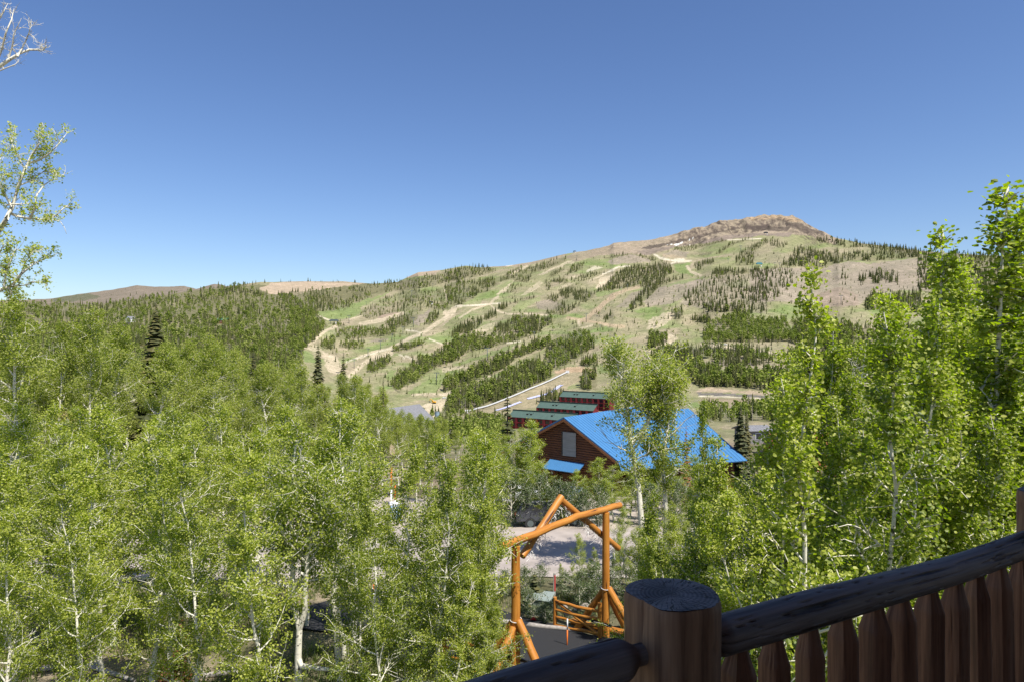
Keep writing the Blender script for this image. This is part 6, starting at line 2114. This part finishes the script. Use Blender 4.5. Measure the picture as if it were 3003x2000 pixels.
def car(loc, rz, paint, label, kind='suv', cat='car', L=4.6):
    o = empty('parked_car', loc, rz, label, cat)
    W = 1.85
    if kind == 'suv':
        prof = [(-2.25, .45), (-2.3, .95), (-2.15, 1.1), (-1.9, 1.68), (.45, 1.72), (1.1, 1.12), (2.1, 1.0), (2.3, .8), (2.3, .45)]
        cab = [(-1.98, 1.14), (-1.8, 1.60), (.38, 1.63), (.92, 1.14)]
    elif kind == 'pickup':
        prof = [(-2.6, .55), (-2.6, 1.12), (-.7, 1.14), (-.6, 1.8), (.6, 1.82), (1.2, 1.2), (2.4, 1.1), (2.55, .9), (2.55, .5)]
        cab = [(-.55, 1.2), (-.48, 1.72), (.52, 1.73), (1.02, 1.22)]
    else:
        prof = [(-2.2, .4), (-2.25, .85), (-1.7, .95), (-1.1, 1.4), (.3, 1.42), (1.0, .95), (2.1, .85), (2.25, .65), (2.25, .4)]
        cab = [(-1.45, .98), (-1.02, 1.35), (.26, 1.36), (.85, .98)]
    MB().prism([(x, -W / 2, z) for x, z in prof], (0, W, 0)).build('body', M[paint], o, True, .06, 40)
    MB().prism([(x, -W / 2 - .012, z) for x, z in cab], (0, W + .024, 0)).build('side_window', M['glass'], o)
    a, b = cab[-1], cab[-2]
    MB().hexa([(a[0] + .10, -W / 2 + .12, a[1]), (a[0] + .10, W / 2 - .12, a[1]), (b[0] + .10, W / 2 - .2, b[1]), (b[0] + .10, -W / 2 + .2, b[1])][::-1], [(a[0] + .14, -W / 2 + .12, a[1]), (a[0] + .14, W / 2 - .12, a[1]), (b[0] + .14, W / 2 - .2, b[1]), (b[0] + .14, -W / 2 + .2, b[1])][::-1]).build('windscreen', M['glass'], o)
    for x in (-1.4, 1.4):
        for s in (-1, 1):
            w = MB().log([(x, s * (W / 2 - .2), .34), (x, s * (W / 2 + .02), .34)], .34, 18).build('wheel', M['rubber'], o, True, 0, 40)
            MB().log([(x, s * (W / 2 + .0), .34), (x, s * (W / 2 + .03), .34)], .2, 14).build('rim', M['steel'], w, True, 0, 40)
    xf = prof[-2][0]
    for s in (-1, 1):
        MB().box((xf, s * .62, .78), (.08, .34, .14)).build('headlight', M['offwhite'], o)
        MB().box((prof[1][0] + .02, s * .72, .92), (.08, .22, .2)).build('tail_light', M['red'], o)
    return o


c = P(1612, 1540, 42.5)
car((c.x, 43.2, gz(c.x, 43.2) + .03), math.radians(10), 'cargrey', 'charcoal car parked across the road behind the gateway gable')
c = P(1668, 1470, 52)
car((c.x, 50.5, gz(c.x, 50.5) + .03), math.radians(75), 'carblue', 'slate blue car parked before the log house porch', 'sedan')
c = P(1480, 1430, 52)
car((c.x, 50.5, gz(c.x, 50.5) + .03), math.radians(-15), 'white', 'white pickup truck half hidden by aspens left of the log house', 'pickup', 'truck')
h = hit(1303, 1168)
car(h, math.radians(30), 'white', 'white pickup truck by the trees at the dirt base area', 'pickup', 'truck')
h = hit(1236, 1226)
car(h, math.radians(10), 'white', 'pale car left of the blue-grey tank', 'sedan')
h = hit(2126, 1012)
car(h, math.radians(8), 'white', 'white truck far off on the pink hillside road', 'pickup', 'truck')


def stake(u, v, Y, H, label, r=.022, w_first=False):
    X = (u - CU) / F * Y
    z = gz(X, Y)
    o = empty('marker_stake', (X, Y, z), 0, label, 'marker stake')
    MB().log([(0, 0, -.1), (.01, 0, H * .62)], r, 8).build('lower_shaft', M['white'] if not w_first else M['orange'], o, True)
    MB().log([(.01, 0, H * .62), (.012, 0, H)], r * 1.04, 8).build('reflective_tip', M['orange'] if not w_first else M['white'], o, True)
    return o


stake(1663, 1872, 22.9, .95, 'thin orange and white stake on the edge of the black driveway', .022, True)
stake(1147, 1440, 45, 3.4, 'tall white snow pole with orange tip across the road', .06)
stake(1158, 1465, 44, 2.4, 'shorter orange-tipped snow pole right of the tall one', .05)
stake(1095, 1800, 27.5, .9, 'orange stake on the left edge of the black driveway', .025)

# utility box
X = (1585 - CU) / F * 26.6
ub = empty('utility_box', (X, 26.6, gz(X, 26.6)), math.radians(-18), 'pale green metal utility box on the verge behind the gate leaf', 'utility box')
MB().box((0, 0, .30), (.88, .75, .66)).build('cabinet', M['box_green'], ub, bevel=.05)
MB().prism([(-.48, -.42, .63), (.48, -.42, .63), (.48, .42, .70), (-.48, .42, .70)], (0, 0, .05)).build('lid', M['box_green'], ub, bevel=.03)
MB().box((-.33, -.383, .40), (.12, .02, .10)).build('warning_label', M['yellow'], ub)
# old marker post with red reflector
X = (1626 - CU) / F * 28.3
mp = empty('marker_post', (X, 28.3, gz(X, 28.3)), 0, 'short grey post with a red strip behind the utility box', 'post')
MB().box((0, 0, .5), (.10, .10, 1.25)).build('shaft', M['deadwood'], mp, bevel=.01)
MB().box((.02, -.053, .72), (.05, .012, .65)).build('reflector', M['red'], mp)
# pale blue pedestal
X = (1160 - CU) / F * 44.5
pb = empty('utility_pedestal', (X, 44.5, gz(X, 44.5)), .3, 'small pale blue box at the foot of the snow poles', 'pedestal')
MB().box((0, 0, .55), (.7, .6, 1.1)).build('housing', M['paleblue'], pb, bevel=.04)
MB().box((0, 0, 1.14), (.78, .68, .08)).build('lid', M['white'], pb, bevel=.02)
# red scrap on the verge
X = (1556 - CU) / F * 25.6
o = MB().log([(X, 25.6, gz(X, 25.6) + .06), (X + .12, 25.55, gz(X, 25.6) + .16), (X + .2, 25.6, gz(X, 25.6) + .05)], np.array((.03, .07, .04)), 8, .1, 3).build('red_wrapper', M['red'], None, True)
tag(o, 'scrap of red plastic lying on the verge', 'litter')


# logs, stones, shrubs, grass
def fallen(u, v, Y, L, r, rz, label, mat='deadwood', tilt=0.0):
    X = (u - CU) / F * Y
    gr = np.random.default_rng(int(u))
    pts = []
    for i in range(8):
        t = (i / 7 - .5) * L
        x, y = X + math.cos(rz) * t, Y + math.sin(rz) * t
        pts.append((x, y, gz(x, y) + r * .8 + tilt * (i / 7) + gr.normal(0, .015)))
    o = MB().log(pts, np.linspace(r, r * .65, 8), 10, .06, int(u)).build('fallen_log', M[mat], None, True, 0, 50)
    return tag(o, label, 'log')


fallen(1575, 1835, 24.9, 3.4, .11, math.radians(-22), 'weathered grey log edging the black driveway near the gate leaf')
fallen(120, 1925, 20.5, 3.0, .10, math.radians(15), 'grey fallen log on the ground at the bottom left corner')
fallen(330, 1960, 20.2, 2.2, .08, math.radians(-30), 'short grey fallen log right of the corner one')
fallen(690, 1930, 20.3, 2.6, .09, math.radians(20), 'grey fallen log under the aspens left of the forked one')
fallen(1350, 1745, 28.4, 2.8, .09, math.radians(8), 'grey fallen log on the verge by the road')
for i, (u, v, Y, r) in enumerate(((1668, 1790, 26.4, .22), (1690, 1775, 26.9, .18), (1655, 1775, 27.2, .15), (1715, 1765, 27.3, .2), (1640, 1800, 26.0, .12), (1560, 1800, 26.2, .12), (1840, 1765, 26.5, .3))):
    X = (u - CU) / F * Y
    gr = np.random.default_rng(900 + i)
    pts = [(0, 0, -.4 * r), (0, 0, -.1 * r), (.05 * r, 0, .4 * r), (0, .05 * r, .75 * r), (0, 0, .9 * r)]
    o = MB().log(pts, np.array((.7, 1.0, .95, .6, .15)) * r, 11, .14, 900 + i).build('rock', M['rock'], None, False)
    o.location = (X, Y, gz(X, Y))
    tag(o, 'rough grey rock on the bank behind the open gate leaf', 'rock', 'rocks on the bank behind the gate leaf')
for i, (u, Y, H) in enumerate(((1700, 27.6, 1.3), (1745, 27.9, 1.5), (1660, 28.6, 1.0), (1600, 25.3, .7), (1730, 26.4, 1.1), (1540, 28.7, 1.2), (1845, 27.5, 1.4), (1890, 28.5, 1.8), (1950, 27, 1.9), (1480, 28.6, 1.1), (1800, 30.5, 1.1), (1585, 30.3, .9), (1556, 25.9, 1.05), (1622, 25.7, .8), (1590, 25.6, .62))):
    X = (u - CU) / F * Y
    place(SHRUB[i % 2], (X, Y, gz(X, Y) - .03), H, i * 1.3, 'low grey-green shrub on the verge between gateway and road', 'shrub', 'shrubs on the verge behind the gateway', 'shrub', 1.1)

gr = np.random.default_rng(31)
pos, n = [], 0
while n < 5200:
    Y = gr.uniform(15, 31.5)
    u = gr.uniform(-150, 2100)
    X = (u - CU) / F * Y
    ax, ay = X - 1.7, Y - 22
    if -12 < ax * -.78 + ay * .625 < 11.5 and abs(ax * .625 + ay * .78) < 2.75 or Y > 31.2:
        continue
    if fbm(np.array([X / 2.2]), np.array([Y / 2.2]), 88, 2)[0] < -.02:
        continue
    pos.append((X, Y, gz(X, Y)))
    n += 1
pos = np.array(pos)
Vs, Ts, Qs, b = [], [], [], 0
for p in pos:
    m = 5
    for k in range(m):
        a = gr.uniform(0, 6.28)
        L = gr.uniform(.12, .34)
        d = np.array((math.cos(a), math.sin(a), 0))
        s = np.array((-d[1], d[0], 0)) * .012
        o_ = p + d * gr.uniform(0, .07)
        Vs += [o_ - s, o_ + s, o_ + d * L * .3 + np.array((0, 0, L * .8)) + s * .6, o_ + d * L * .3 + np.array((0, 0, L * .8)) - s * .6]
        Ts += [gr.uniform(0, 1)] * 4
        Qs.append((b, b + 1, b + 2, b + 3))
        b += 4
o = link('verge_grass', big_mesh('verge_grass', np.array(Vs), [np.array(Qs)], M['grass'], tint=np.array(Ts)))
tag(o, 'tufts of grass and weeds on the ground under the aspens', 'grass', kind='stuff')

# ------------------------------------------------------------------ camera, light, sky
cam = bpy.data.cameras.new('camera')
cam.lens, cam.sensor_width, cam.clip_start, cam.clip_end = 24.0, 36.0, 0.05, 20000
co_ = bpy.data.objects.new('camera', cam)
COL.objects.link(co_)
co_.location = (0, 0, 0)
co_.rotation_euler = (math.radians(90), 0, 0)
SC.camera = co_

EL, AZ = math.radians(57), math.radians(138)
to_sun = Vector((math.sin(AZ) * math.cos(EL), math.cos(AZ) * math.cos(EL), math.sin(EL)))
sun = bpy.data.lights.new('sun', 'SUN')
sun.energy = 4.7
sun.angle = math.radians(.53)
sun.color = (1.0, .955, .88)
so = bpy.data.objects.new('sun', sun)
COL.objects.link(so)
so.rotation_euler = (-to_sun).to_track_quat('-Z', 'Y').to_euler()

w = bpy.data.worlds.new('World')
SC.world = w
w.use_nodes = True
nt = w.node_tree
sk = nt.nodes.new('ShaderNodeTexSky')
sk.sky_type = 'NISHITA'
sk.sun_disc = False
sk.sun_elevation, sk.sun_rotation = EL, AZ
sk.altitude = 1200
sk.air_density, sk.dust_density, sk.ozone_density = 1.0, 1.7, 2.8
hs = nt.nodes.new('ShaderNodeHueSaturation')
hs.inputs['Saturation'].default_value = 1.13
hs.inputs['Hue'].default_value = .508
nt.links.new(sk.outputs[0], hs.inputs['Color'])
nt.links.new(hs.outputs[0], nt.nodes['Background'].inputs[0])
nt.nodes['Background'].inputs[1].default_value = 0.102

SC.view_settings.view_transform = 'Standard'
SC.view_settings.look = 'None'
SC.view_settings.exposure = 0.58
cy = SC.cycles
cy.max_bounces, cy.diffuse_bounces, cy.glossy_bounces, cy.transmission_bounces = 5, 3, 2, 3
cy.use_denoising = True
cy.sample_clamp_indirect = 6
